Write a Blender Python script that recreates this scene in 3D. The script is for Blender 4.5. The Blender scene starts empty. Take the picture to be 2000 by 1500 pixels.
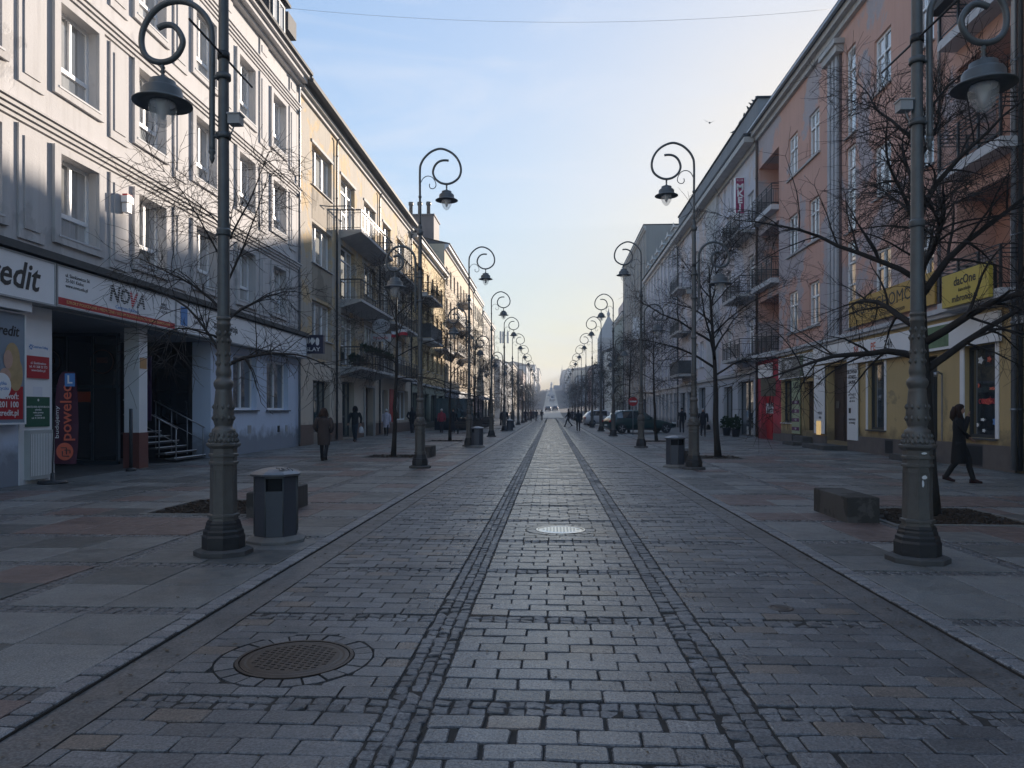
import bpy, math, random
from mathutils import Vector, Matrix, Euler
random.seed(7)
SC = bpy.context.scene
COL = SC.collection
R = math.radians
pi = math.pi

# ------------------------------------------------------------------ camera, sky, sun, exposure
cam_d = bpy.data.cameras.new('camera'); cam = bpy.data.objects.new('camera', cam_d); COL.objects.link(cam)
cam.location = (0, 0, 1.6); cam.rotation_euler = (R(90), 0, R(3.0))
cam_d.sensor_width = 36; cam_d.lens = 1450 / 2000 * 36
cam_d.shift_y = 52 / 2000; cam_d.clip_start = .1; cam_d.clip_end = 4000
SC.camera = cam
SUN_EL, SUN_AZ = 13.1, 24.4
to_sun = Vector((math.sin(R(SUN_AZ)) * math.cos(R(SUN_EL)), math.cos(R(SUN_AZ)) * math.cos(R(SUN_EL)), math.sin(R(SUN_EL))))
sd = bpy.data.lights.new('sun', 'SUN'); sun = bpy.data.objects.new('sun', sd); COL.objects.link(sun)
sd.energy = 2.8; sd.angle = R(.6); sd.color = (1, .87, .74)
sun.rotation_euler = to_sun.to_track_quat('Z', 'Y').to_euler(); sun.location = (40, 80, 60)
W = bpy.data.worlds.new('World'); SC.world = W; W.use_nodes = True
nt = W.node_tree; N = nt.nodes; L = nt.links
bg = N['Background']
sky = N.new('ShaderNodeTexSky'); sky.sky_type = 'NISHITA'; sky.sun_disc = False
sky.sun_elevation = R(SUN_EL); sky.sun_rotation = R(SUN_AZ); sky.air_density = 1.0; sky.dust_density = .9; sky.ozone_density = 2.1
tc = N.new('ShaderNodeTexCoord'); mp = N.new('ShaderNodeMapping'); mp.inputs['Scale'].default_value = (1.4, 1.1, 5.5); mp.inputs['Rotation'].default_value = (.2, .25, .5)
nz = N.new('ShaderNodeTexNoise'); nz.inputs['Scale'].default_value = 2.3; nz.inputs['Detail'].default_value = 7; nz.inputs['Roughness'].default_value = .62; nz.inputs['Distortion'].default_value = .6
rp = N.new('ShaderNodeValToRGB'); rp.color_ramp.elements[0].position = .47; rp.color_ramp.elements[1].position = .78
rp.color_ramp.elements[0].color = (0, 0, 0, 1); rp.color_ramp.elements[1].color = (.6, .6, .6, 1)
mx = N.new('ShaderNodeMix'); mx.data_type = 'RGBA'; mx.inputs['B'].default_value = (1.7, 1.82, 2.05, 1)
L.new(tc.outputs['Generated'], mp.inputs[0]); L.new(mp.outputs[0], nz.inputs['Vector']); L.new(nz.outputs['Fac'], rp.inputs[0])
# soft shoulder over the whole sky (same for every direction) so that its glow keeps colour
def vm(op, a, b):
    n = N.new('ShaderNodeVectorMath'); n.operation = op
    for i, v in enumerate((a, b)):
        if isinstance(v, float): n.inputs[i].default_value = (v, v, v)
        else: L.new(v, n.inputs[i])
    return n.outputs[0]
bw = N.new('ShaderNodeRGBToBW'); L.new(sky.outputs[0], bw.inputs[0])
sh = vm('DIVIDE', sky.outputs[0], vm('ADD', vm('MULTIPLY', bw.outputs[0], .42), 1.0))
L.new(rp.outputs[0], mx.inputs['Factor']); L.new(sh, mx.inputs['A']); L.new(mx.outputs['Result'], bg.inputs[0])
bg.inputs[1].default_value = .101
SC.view_settings.view_transform = 'Standard'; SC.view_settings.look = 'None'; SC.view_settings.gamma = 1
SC.view_settings.exposure = 2.25; SC.view_settings.use_curve_mapping = False
SC.cycles.use_denoising = True
SC.cycles.max_bounces = 6; SC.cycles.volume_bounces = 0; SC.cycles.glossy_bounces = 3; SC.cycles.transmission_bounces = 5
SC.cycles.volume_step_rate = 4

# ------------------------------------------------------------------ helpers
LX, RX = -11.2, 11.8
def P(s, u, out, z):
    return (LX + out, u, z) if s < 0 else (RX - out, u, z)

def pix(x, y, d):
    """world point seen at photo pixel (x, y) at depth d"""
    s = (x - 1000) / 1450; c, q = math.cos(R(3)), math.sin(R(3))
    return Vector((d * (-q + s * c), d * (c + s * q), 1.6 + (802 - y) / 1450 * d))

class MB:
    def __init__(s): s.v = []; s.f = []; s.m = []; s.r = []; s.sm = []; s.rv = 0.0
    def quad(s, a, b, c, d, m=0, sm=False):
        n = len(s.v); s.v += [a, b, c, d]; s.f.append((n, n+1, n+2, n+3)); s.m.append(m); s.r.append(s.rv); s.sm.append(sm)
    def poly(s, pts, m=0):
        n = len(s.v); s.v += list(pts); s.f.append(tuple(range(n, n+len(pts)))); s.m.append(m); s.r.append(s.rv); s.sm.append(False)
    def box(s, x0, x1, y0, y1, z0, z1, m=0):
        if x0 > x1: x0, x1 = x1, x0
        if y0 > y1: y0, y1 = y1, y0
        n = len(s.v)
        s.v += [(x0,y0,z0),(x1,y0,z0),(x1,y1,z0),(x0,y1,z0),(x0,y0,z1),(x1,y0,z1),(x1,y1,z1),(x0,y1,z1)]
        for f in ((0,3,2,1),(4,5,6,7),(0,1,5,4),(1,2,6,5),(2,3,7,6),(3,0,4,7)):
            s.f.append(tuple(n+i for i in f)); s.m.append(m); s.r.append(s.rv); s.sm.append(False)
    def fbox(s, sd, u0, u1, o0, o1, z0, z1, m=0):
        a = P(sd, u0, o0, z0); b = P(sd, u1, o1, z1)
        s.box(a[0], b[0], a[1], b[1], a[2], b[2], m)
    def obox(s, c, hx, hy, z0, z1, ang, m=0, taper=1):
        ca, sa = math.cos(ang), math.sin(ang); n = len(s.v)
        for z, t in ((z0, 1), (z1, taper)):
            for px, py in ((-hx,-hy),(hx,-hy),(hx,hy),(-hx,hy)):
                px *= t; py *= t
                s.v.append((c[0]+px*ca-py*sa, c[1]+px*sa+py*ca, z))
        for f in ((0,3,2,1),(4,5,6,7),(0,1,5,4),(1,2,6,5),(2,3,7,6),(3,0,4,7)):
            s.f.append(tuple(n+i for i in f)); s.m.append(m); s.r.append(s.rv); s.sm.append(False)
    def rings(s, rings, closed=True, cap=True, m=0, sm=True):
        k = len(rings[0]); n = len(s.v)
        for r in rings: s.v += [tuple(p) for p in r]
        for i in range(len(rings)-1):
            for j in range(k if closed else k-1):
                j2 = (j+1) % k
                s.f.append((n+i*k+j, n+i*k+j2, n+(i+1)*k+j2, n+(i+1)*k+j)); s.m.append(m); s.r.append(s.rv); s.sm.append(sm)
        if cap and k > 2:
            s.f.append(tuple(n+j for j in reversed(range(k)))); s.m.append(m); s.r.append(s.rv); s.sm.append(False)
            s.f.append(tuple(n+(len(rings)-1)*k+j for j in range(k))); s.m.append(m); s.r.append(s.rv); s.sm.append(False)
    def lathe(s, prof, c=(0,0), n=12, m=0, sm=True, rot=0, cap=True, flute=0):
        rs = []
        for z, r in prof:
            rs.append([(c[0]+(r*(1-flute*(j%2)))*math.cos(rot+2*pi*j/n), c[1]+(r*(1-flute*(j%2)))*math.sin(rot+2*pi*j/n), z) for j in range(n)])
        s.rings(rs, m=m, sm=sm, cap=cap)
    def tube(s, pts, rad, n=6, m=0, cap=True, sm=True):
        if not isinstance(rad, (list, tuple)): rad = [rad]*len(pts)
        pts = [Vector(p) for p in pts]; rs = []
        up = None
        for i, p in enumerate(pts):
            d = (pts[min(i+1, len(pts)-1)] - pts[max(i-1, 0)])
            if d.length < 1e-7: d = Vector((0,0,1))
            d.normalize()
            if up is None:
                up = d.orthogonal().normalized()
            else:
                up = up - d*up.dot(d)
                up = up.normalized() if up.length > 1e-5 else d.orthogonal().normalized()
            b = d.cross(up); r = rad[i]
            rs.append([tuple(p + up*(r*math.cos(2*pi*j/n)) + b*(r*math.sin(2*pi*j/n))) for j in range(n)])
        s.rings(rs, cap=cap, m=m, sm=sm)
    def mesh(s, name, mats):
        me = bpy.data.meshes.new(name)
        me.from_pydata([tuple(v) for v in s.v], [], s.f)
        if not isinstance(mats, (list, tuple)): mats = [mats]
        for m in mats: me.materials.append(m)
        if len(mats) > 1: me.polygons.foreach_set('material_index', s.m)
        me.polygons.foreach_set('use_smooth', s.sm)
        if any(s.r):
            a = me.attributes.new('rnd', 'FLOAT', 'FACE'); a.data.foreach_set('value', s.r)
        me.update(); return me
    def build(s, name, mats, parent=None, **kw):
        return link(name, s.mesh(name, mats), parent, **kw)

def link(name, data, parent=None, loc=None, rz=None, label=None, cat=None, group=None, kind=None, rot=None):
    o = bpy.data.objects.new(name, data); COL.objects.link(o)
    if loc is not None: o.location = loc
    if rz is not None: o.rotation_euler = (0, 0, rz)
    if rot is not None: o.rotation_euler = rot
    if parent is not None:
        o.parent = parent
        t = parent
        w = Vector(t.location)
        o.matrix_parent_inverse = (Matrix.Translation(w) @ t.rotation_euler.to_matrix().to_4x4()).inverted() if not t.get('local') else Matrix()
    tag(o, label, cat, group, kind); return o
def tag(o, label=None, cat=None, group=None, kind=None):
    if label: o['label'] = label
    if cat: o['category'] = cat
    if group: o['group'] = group
    if kind: o['kind'] = kind
    return o
def thing(name, label, cat, loc=(0,0,0), group=None, rz=0, local=False):
    o = bpy.data.objects.new(name, None); COL.objects.link(o); o.location = loc; o.rotation_euler = (0,0,rz)
    o.empty_display_size = .2
    if local: o['local'] = 1
    return tag(o, label, cat, group)
def struct(name, mb, mats, label=None, kind='structure'):
    return mb.build(name, mats, None, kind=kind, label=label)
KIDS = {}
def copy_tree(o, parent=None):
    c = o.copy(); COL.objects.link(c)
    if parent is not None: c.parent = parent
    for ch in KIDS.get(o.name, list(o.children)): copy_tree(ch, c)
    return c
def dup(o, loc, rz=0, label=None, sc=None):
    c = copy_tree(o); c.location = loc; c.rotation_euler = (0, 0, rz)
    if label: c['label'] = label
    if sc: c.scale = sc
    return c

# ------------------------------------------------------------------ materials
def _mat(name):
    m = bpy.data.materials.new(name); m.use_nodes = True; t = m.node_tree
    return m, t, t.nodes['Principled BSDF'], t.nodes, t.links
def mathn(N, L, op, a, b=None, clamp=False):
    n = N.new('ShaderNodeMath'); n.operation = op; n.use_clamp = clamp
    for i, v in enumerate((a, b)):
        if v is None: continue
        if isinstance(v, (int, float)): n.inputs[i].default_value = v
        else: L.new(v, n.inputs[i])
    return n.outputs[0]
def noise(N, L, vec, scale, detail=4, rough=.55, dist=0):
    n = N.new('ShaderNodeTexNoise'); n.inputs['Scale'].default_value = scale; n.inputs['Detail'].default_value = detail
    n.inputs['Roughness'].default_value = rough; n.inputs['Distortion'].default_value = dist
    if vec is not None: L.new(vec, n.inputs['Vector'])
    return n.outputs['Fac']
def ramp(N, L, fac, stops, const=False):
    r = N.new('ShaderNodeValToRGB'); e = r.color_ramp.elements
    if const: r.color_ramp.interpolation = 'CONSTANT'
    while len(e) < len(stops): e.new(.5)
    for el, (p, c) in zip(e, stops):
        el.position = p; el.color = (*(c if isinstance(c, tuple) else (c, c, c)), 1)
    L.new(fac, r.inputs[0]); return r.outputs[0]
def mixc(N, L, fac, a, b, mode='MIX'):
    n = N.new('ShaderNodeMix'); n.data_type = 'RGBA'; n.blend_type = mode
    for k, v in (('Factor', fac), ('A', a), ('B', b)):
        if isinstance(v, (int, float)): n.inputs[k].default_value = v
        elif isinstance(v, tuple): n.inputs[k].default_value = (*v, 1)
        else: L.new(v, n.inputs[k])
    return n.outputs['Result']
def objvec(N, L, scale=None):
    t = N.new('ShaderNodeTexCoord')
    if scale is None: return t.outputs['Object']
    m = N.new('ShaderNodeMapping'); m.inputs['Scale'].default_value = scale; L.new(t.outputs['Object'], m.inputs[0]); return m.outputs[0]
def bump(N, L, b, h, strength=.3, dist=.01):
    n = N.new('ShaderNodeBump'); n.inputs['Strength'].default_value = strength; n.inputs['Distance'].default_value = dist
    L.new(h, n.inputs['Height']); L.new(n.outputs[0], b.inputs['Normal'])

def plain(name, col, rough=.6, var=.15, scale=6, metal=0, bmp=.1, spec=.5, alpha=1, emit=None):
    m, t, b, N, L = _mat(name)
    v = objvec(N, L); f = noise(N, L, v, scale, 5)
    c = mixc(N, L, f, tuple(x*(1-var) for x in col), tuple(min(1, x*(1+var)) for x in col)); L.new(c, b.inputs['Base Color'])
    b.inputs['Roughness'].default_value = rough; b.inputs['Metallic'].default_value = metal; b.inputs['Specular IOR Level'].default_value = spec
    if bmp: bump(N, L, b, noise(N, L, v, scale*6, 3), bmp, .004)
    if emit: b.inputs['Emission Color'].default_value = (*col, 1); b.inputs['Emission Strength'].default_value = emit
    if alpha < 1: b.inputs['Alpha'].default_value = alpha
    return m

def stucco(name, col, patch=None, pscale=.35, pth=.56, streak=.35, dirt=(.5,.48,.45), rough=.9, dirty_base=True, crack=False):
    """painted render: broad tone drift, rain streaks, repaired or bare patches, splash dirt by the ground"""
    m, t, b, N, L = _mat(name)
    v = objvec(N, L)
    a = noise(N, L, v, .5, 6, .6); c = mixc(N, L, a, tuple(x*.86 for x in col), tuple(min(1, x*1.1) for x in col))
    if patch:
        p = noise(N, L, v, pscale, 7, .62, .4); pm = ramp(N, L, p, [(pth, 0.0), (pth+.03, 1.0)])
        fine = noise(N, L, v, 9, 4); pc = mixc(N, L, fine, tuple(x*.8 for x in patch), tuple(x*1.1 for x in patch))
        c = mixc(N, L, pm, c, pc)
    st = noise(N, L, objvec(N, L, (2.2, 2.2, .12)), 2.2, 5, .6); sm = ramp(N, L, st, [(.5, 0.0), (.8, 1.0)])
    c = mixc(N, L, mathn(N, L, 'MULTIPLY', sm, streak), c, tuple(x*y for x, y in zip(col, dirt)))
    if dirty_base:
        g = N.new('ShaderNodeNewGeometry'); sx = N.new('ShaderNodeSeparateXYZ'); L.new(g.outputs['Position'], sx.inputs[0])
        h = mathn(N, L, 'ADD', sx.outputs['Z'], mathn(N, L, 'MULTIPLY', noise(N, L, v, 2.5, 4), -1.1))
        dm = ramp(N, L, h, [(0.0, 1.0), (.45, 0.0)])
        c = mixc(N, L, mathn(N, L, 'MULTIPLY', dm, .6), c, (.07, .065, .06))
    L.new(c, b.inputs['Base Color']); b.inputs['Roughness'].default_value = rough; b.inputs['Specular IOR Level'].default_value = .2
    hgt = noise(N, L, v, 26, 5, .6)
    if crack:
        vo = N.new('ShaderNodeTexVoronoi'); vo.feature = 'DISTANCE_TO_EDGE'; vo.inputs['Scale'].default_value = .55
        L.new(v, vo.inputs['Vector']); hgt = mathn(N, L, 'ADD', hgt, mathn(N, L, 'MULTIPLY', mathn(N, L, 'MINIMUM', vo.outputs[0], .02), 60))
    if patch: hgt = mathn(N, L, 'ADD', hgt, mathn(N, L, 'MULTIPLY', pm, -1.2))
    bump(N, L, b, hgt, .35, .012)
    return m

def stone(name, c0, c1, rough=(.3, .55), grain=160, bmp=.5, dirt=.5, tint=None, polish=False):
    """granite: per-piece tone from 'rnd', speckle, worn gloss"""
    m, t, b, N, L = _mat(name)
    at = N.new('ShaderNodeAttribute'); at.attribute_name = 'rnd'; g = N.new('ShaderNodeNewGeometry')
    pos = g.outputs['Position']
    stops = [(0.0, c0), (1.0, c1)] if tint is None else [(0.0, c0), (.62, c1), (.7, c1), (.72, tint), (1.0, tuple(x*1.15 for x in tint))]
    c = ramp(N, L, at.outputs['Fac'], stops)
    sp = noise(N, L, pos, grain, 2, .7); c = mixc(N, L, ramp(N, L, sp, [(.35, .0), (.7, 1.0)]), mixc(N, L, 1.0, c, (.55, .55, .57), 'MULTIPLY'), mixc(N, L, 1.0, c, (1.5, 1.5, 1.5), 'MULTIPLY'))
    d = noise(N, L, pos, 1.3, 6, .65); dm = ramp(N, L, d, [(.42, 0.0), (.7, 1.0)])
    c = mixc(N, L, mathn(N, L, 'MULTIPLY', dm, dirt), c, mixc(N, L, 1.0, c, (.4,.37,.35), 'MULTIPLY'))
    vo = N.new('ShaderNodeTexVoronoi'); vo.inputs['Scale'].default_value = 2.6; L.new(pos, vo.inputs['Vector'])     # trodden gum and drips
    gm = ramp(N, L, vo.outputs['Distance'], [(0.0, 1.0), (.055, 1.0), (.075, 0.0)])
    c = mixc(N, L, mathn(N, L, 'MULTIPLY', gm, .55), c, (.035,.033,.032))
    st = noise(N, L, pos, 3.7, 7, .7, 1.2); c = mixc(N, L, mathn(N, L, 'MULTIPLY', ramp(N, L, st, [(.57, 0.0), (.66, 1.0)]), .35), c, mixc(N, L, 1.0, c, (1.7,1.65,1.55), 'MULTIPLY'))
    L.new(c, b.inputs['Base Color'])
    rn = noise(N, L, pos, 5, 5, .6)
    mr = N.new('ShaderNodeMapRange'); mr.inputs['To Min'].default_value = rough[0]; mr.inputs['To Max'].default_value = rough[1]
    mr.inputs['From Min'].default_value = .3; mr.inputs['From Max'].default_value = .7
    L.new(rn, mr.inputs['Value']); ro = mr.outputs[0]
    if polish:      # stones down the middle are worn smoother than those by the gutters
        sx = N.new('ShaderNodeSeparateXYZ'); L.new(pos, sx.inputs[0])
        ax = mathn(N, L, 'ABSOLUTE', mathn(N, L, 'SUBTRACT', sx.outputs['X'], .1))
        ro = mathn(N, L, 'ADD', ro, mathn(N, L, 'MULTIPLY', mathn(N, L, 'SUBTRACT', ax, .7, True), .22), True)
    L.new(ro, b.inputs['Roughness'])
    bump(N, L, b, mathn(N, L, 'ADD', mathn(N, L, 'MULTIPLY', sp, .4), noise(N, L, pos, 28, 4, .6)), bmp, .006)
    return m

def pane_mat(name, cols, curtain=False):
    m, t, b, N, L = _mat(name)
    oi = N.new('ShaderNodeObjectInfo')
    stops = [(i/len(cols), c) for i, c in enumerate(cols)]
    c = ramp(N, L, oi.outputs['Random'], stops, True)
    v = objvec(N, L, (1, 7, .4)); f = noise(N, L, v, 3, 3)
    c = mixc(N, L, f, mixc(N, L, 1.0, c, (.5,.5,.5), 'MULTIPLY'), mixc(N, L, 1.0, c, (1.3,1.3,1.3), 'MULTIPLY'))
    if curtain:   # drawn-back curtains behind the glass, different in every window
        tg = N.new('ShaderNodeTexCoord'); sx = N.new('ShaderNodeSeparateXYZ'); L.new(tg.outputs['Generated'], sx.inputs[0])
        fr = mathn(N, L, 'FRACT', mathn(N, L, 'MULTIPLY', oi.outputs['Random'], 7.3))
        e1 = mathn(N, L, 'GREATER_THAN', mathn(N, L, 'ABSOLUTE', mathn(N, L, 'SUBTRACT', sx.outputs['Y'], mathn(N, L, 'ADD', mathn(N, L, 'MULTIPLY', fr, .3), .35))), mathn(N, L, 'SUBTRACT', .42, mathn(N, L, 'MULTIPLY', fr, .36)))
        fold = noise(N, L, objvec(N, L, (1, 14, .3)), 3, 2); cc = mixc(N, L, fold, (.35,.35,.35), (.68,.67,.65))
        c = mixc(N, L, mathn(N, L, 'MULTIPLY', e1, .8), c, cc)
    L.new(c, b.inputs['Base Color']); b.inputs['Roughness'].default_value = .03; b.inputs['IOR'].default_value = 2.1
    b.inputs['Coat Weight'].default_value = 1; b.inputs['Coat Roughness'].default_value = .02
    bump(N, L, b, noise(N, L, objvec(N, L), 1.1, 2), .12, .02)
    return m

M = {}
M['pane'] = pane_mat('window_glass', [(.02,.025,.03),(.035,.04,.045),(.015,.02,.022),(.16,.16,.15),(.05,.055,.06),(.28,.27,.25)], True)
M['blindpane'] = pane_mat('blind_window_glass', [(.3,.3,.29),(.42,.41,.38),(.12,.13,.13),(.5,.48,.44),(.2,.21,.2)], True)
M['shopglass'] = pane_mat('shop_glass', [(.03,.04,.045),(.05,.06,.065),(.025,.03,.035)])
M['tealglass'] = pane_mat('teal_glass', [(.06,.11,.12),(.05,.09,.1)])
M['white'] = plain('white_frame', (.82,.83,.84), .45, .06, 8)
M['greyframe'] = plain('grey_frame', (.35,.36,.37), .5, .1, 8)
M['brownframe'] = plain('brown_frame', (.09,.06,.045), .55, .2, 8)
M['darkframe'] = plain('dark_frame', (.03,.035,.04), .45, .1, 8)
M['bronze'] = plain('painted_pole_metal', (.105,.1,.092), .45, .35, 9, 0, .3, .6)
M['polegrey'] = plain('grey_painted_iron', (.105,.115,.12), .45, .35, 7, .1, .3, .6)
M['poleblack'] = plain('sooty_iron', (.035,.036,.038), .5, .3, 9, .2, .3)
M['concrete'] = plain('rough_concrete', (.2,.195,.185), .85, .3, 5, 0, .6, .3)
M['darkconcrete'] = plain('stained_concrete', (.085,.085,.085), .85, .4, 4, 0, .6, .3)
M['iron'] = plain('black_railing_iron', (.03,.032,.036), .5, .2, 10)
M['slab'] = plain('balcony_concrete', (.45,.44,.43), .85, .25, 3, 0, .4, .3)
M['slabwhite'] = plain('balcony_pale_edge', (.55,.55,.56), .8, .2, 3, 0, .3, .3)
M['roofdark'] = plain('dark_roof_metal', (.035,.037,.042), .8, .25, 2)
M['zinc'] = plain('zinc_sheet', (.3,.31,.33), .4, .2, 3, .6)
M['door'] = plain('brown_wood_door', (.045,.028,.024), .5, .3, 5)
M['dark'] = plain('dark_interior', (.012,.013,.016), .8, .2, 2)
M['navy'] = plain('navy_panel', (.02,.022,.06), .4, .1, 2)
M['red'] = plain('red_plate', (.42,.02,.03), .4, .08, 4)
M['green'] = plain('green_plate', (.02,.1,.06), .4, .08, 4)
M['yellow'] = plain('yellow_panel', (.52,.39,.06), .5, .1, 2)
M['orange'] = plain('ochre_banner', (.5,.31,.07), .6, .15, 2)
M['signwhite'] = plain('white_sign_panel', (.78,.79,.81), .45, .1, 1.5)
M['ink'] = plain('black_print', (.02,.02,.022), .6, .05, 3)
M['redink'] = plain('red_print', (.5,.03,.04), .6, .05, 3)
M['whiteink'] = plain('white_print', (.75,.75,.75), .6, .05, 3)
M['yellowink'] = plain('yellow_print', (.7,.5,.2), .6, .05, 3)
M['coral'] = plain('coral_print', (.65,.14,.08), .6, .05, 3)
M['blueink'] = plain('blue_print', (.1,.25,.55), .6, .05, 3)
M['bark'] = plain('dark_bark', (.042,.038,.034), .9, .4, 14, 0, .9, .2)
M['twig'] = plain('twig_bark', (.045,.04,.038), .85, .3, 10, 0, .3, .2)
M['mulch'] = plain('bark_chips', (.06,.045,.035), .95, .6, 30, 0, 1, .2)
M['fir'] = plain('fir_green', (.025,.045,.022), .9, .5, 20, 0, .6, .2)
M['lampglass'] = None
def clearglass():
    m, t, b, N, L = _mat('clear_lamp_glass')
    b.inputs['Base Color'].default_value = (.85,.88,.9,1); b.inputs['Roughness'].default_value = .05
    b.inputs['Alpha'].default_value = .3; b.inputs['Coat Weight'].default_value = 1
    return m
M['lampglass'] = clearglass()
M['paver'] = stone('granite_paver', (.085,.088,.093), (.175,.178,.183), (.1,.3), 75, .9, .45, tint=(.16,.135,.115), polish=True)
M['cobble'] = stone('split_cobble', (.1,.102,.105), (.2,.2,.205), (.3,.55), 60, 1.0, .45)
M['slabstone'] = stone('pavement_slab', (.085,.09,.088), (.23,.235,.23), (.34,.6), 80, .4, .45, tint=(.155,.115,.105))
M['kerb'] = stone('kerb_granite', (.17,.17,.175), (.28,.28,.285), (.38,.6), 80, .7, .3)
M['mortar'] = plain('dark_joint_sand', (.05,.047,.043), .85, .4, 40, 0, .8, .2)
M['gutter'] = stone('worn_gutter', (.12,.12,.12), (.145,.143,.14), (.3,.6), 60, .6, .7)
M['asphalt'] = plain('asphalt', (.045,.046,.05), .6, .3, 3, 0, .6, .4)
M['castiron'] = plain('worn_cast_iron', (.06,.05,.045), .38, .35, 20, .6, .4)
M['shinyiron'] = plain('polished_cast_iron', (.6,.6,.6), .16, .2, 16, .95, .08)
# ------------------------------------------------------------------ ground, road, pavements
def ramp_z(y):
    """the street climbs gently beyond the crossing"""
    return 0 if y < 150 else .5*(y-150)**2/120*.05 if y < 270 else 3.0 + (y-270)*.05
gb = MB()
ys = [-60, 0, 60, 150] + list(range(170, 700, 20)) + [900]
for a, b_ in zip(ys, ys[1:]):
    za, zb = ramp_z(a)-.12, ramp_z(b_)-.12
    if a >= 560: za = ramp_z(560)-.12 + (a-560)*.0
    if b_ >= 560: zb = ramp_z(560)-.12
    gb.quad((-700,a,za),(700,a,za),(700,b_,zb),(-700,b_,zb))
struct('ground', gb, M['asphalt'])
RL, RR = -2.37, 2.53          # paved carriageway
KL, KR = (-2.66, -2.82), (2.82, 2.98)
PZ = .024                      # pavement height
# road bed (joint sand shows between the setts)
rb = MB(); rb.box(RL-.32, RR+.32, -6, 150, -.1, -.013)
road = struct('road', rb, M['mortar'])
gt = MB(); gt.rv = .5; gt.box(RL-.29, RL-.004, -6, 150, -.09, -.004); gt.box(RR+.004, RR+.29, -6, 150, -.09, -.004)
gt.build('gutter_strip', M['gutter'], road)

def stone_mb(mb, x0, x1, y0, y1, z, rnd, ch=.008, depth=.03, irr=.0, dome=.0, seg=1, tilt=.0):
    """one sett: worn top with chipped outline, chamfer and sides"""
    mb.rv = rnd
    cx, cy = (x0+x1)/2, (y0+y1)/2; hx, hy = (x1-x0)/2, (y1-y0)/2
    k = min(hx, hy)*(.14 if ch < .012 else .3); out = []
    if seg:
        base = [(-hx+k,-hy),(0,-hy),(hx-k,-hy),(hx,-hy+k),(hx,hy-k),(hx-k,hy),(0,hy),(-hx+k,hy),(-hx,hy-k),(-hx,-hy+k)]
    else: base = [(-hx,-hy),(hx,-hy),(hx,hy),(-hx,hy)]
    for px, py in base: out.append((px+random.uniform(-irr, irr), py+random.uniform(-irr, irr)))
    tx, ty = random.uniform(-tilt, tilt), random.uniform(-tilt, tilt)
    f = lambda px, py, zz, s: (cx+px*s[0], cy+py*s[1], z+zz+px*tx+py*ty)
    s2 = (1-ch*1.0/hx, 1-ch*1.0/hy)
    n = len(mb.v); m_ = len(out)
    mb.v += [f(px,py,-depth,(1,1)) for px,py in out] + [f(px,py,-ch*.8,(1,1)) for px,py in out] + [f(px,py,0,s2) for px,py in out]
    if dome: mb.v.append((cx, cy, z+dome))
    for j in range(m_):
        j2 = (j+1) % m_
        for lv in (0, 1):
            mb.f.append((n+lv*m_+j, n+lv*m_+j2, n+(lv+1)*m_+j2, n+(lv+1)*m_+j)); mb.m.append(0); mb.r.append(rnd); mb.sm.append(False)
        if dome: mb.f.append((n+2*m_+j, n+2*m_+j2, n+3*m_)); mb.m.append(0); mb.r.append(rnd); mb.sm.append(True)
    if not dome: mb.f.append(tuple(n+2*m_+j for j in range(m_))); mb.m.append(0); mb.r.append(rnd); mb.sm.append(False)

def clip(poly, c, rad):
    """cut a sett so that it stops at a round collar"""
    px = sum(p[0] for p in poly)/len(poly); py = sum(p[1] for p in poly)/len(poly)
    n = Vector((px-c[0], py-c[1])); dmin = min((Vector((p[0]-c[0], p[1]-c[1])).length for p in poly))
    if n.length < 1e-4: return None
    n.normalize(); g = lambda p: (p[0]-c[0])*n.x + (p[1]-c[1])*n.y - rad
    out = []
    for i, p in enumerate(poly):
        q = poly[(i+1) % len(poly)]; a, b_ = g(p), g(q)
        if a >= 0: out.append(p)
        if a*b_ < 0:
            t = a/(a-b_); out.append((p[0]+(q[0]-p[0])*t, p[1]+(q[1]-p[1])*t))
    return out if len(out) > 2 else None

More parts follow.
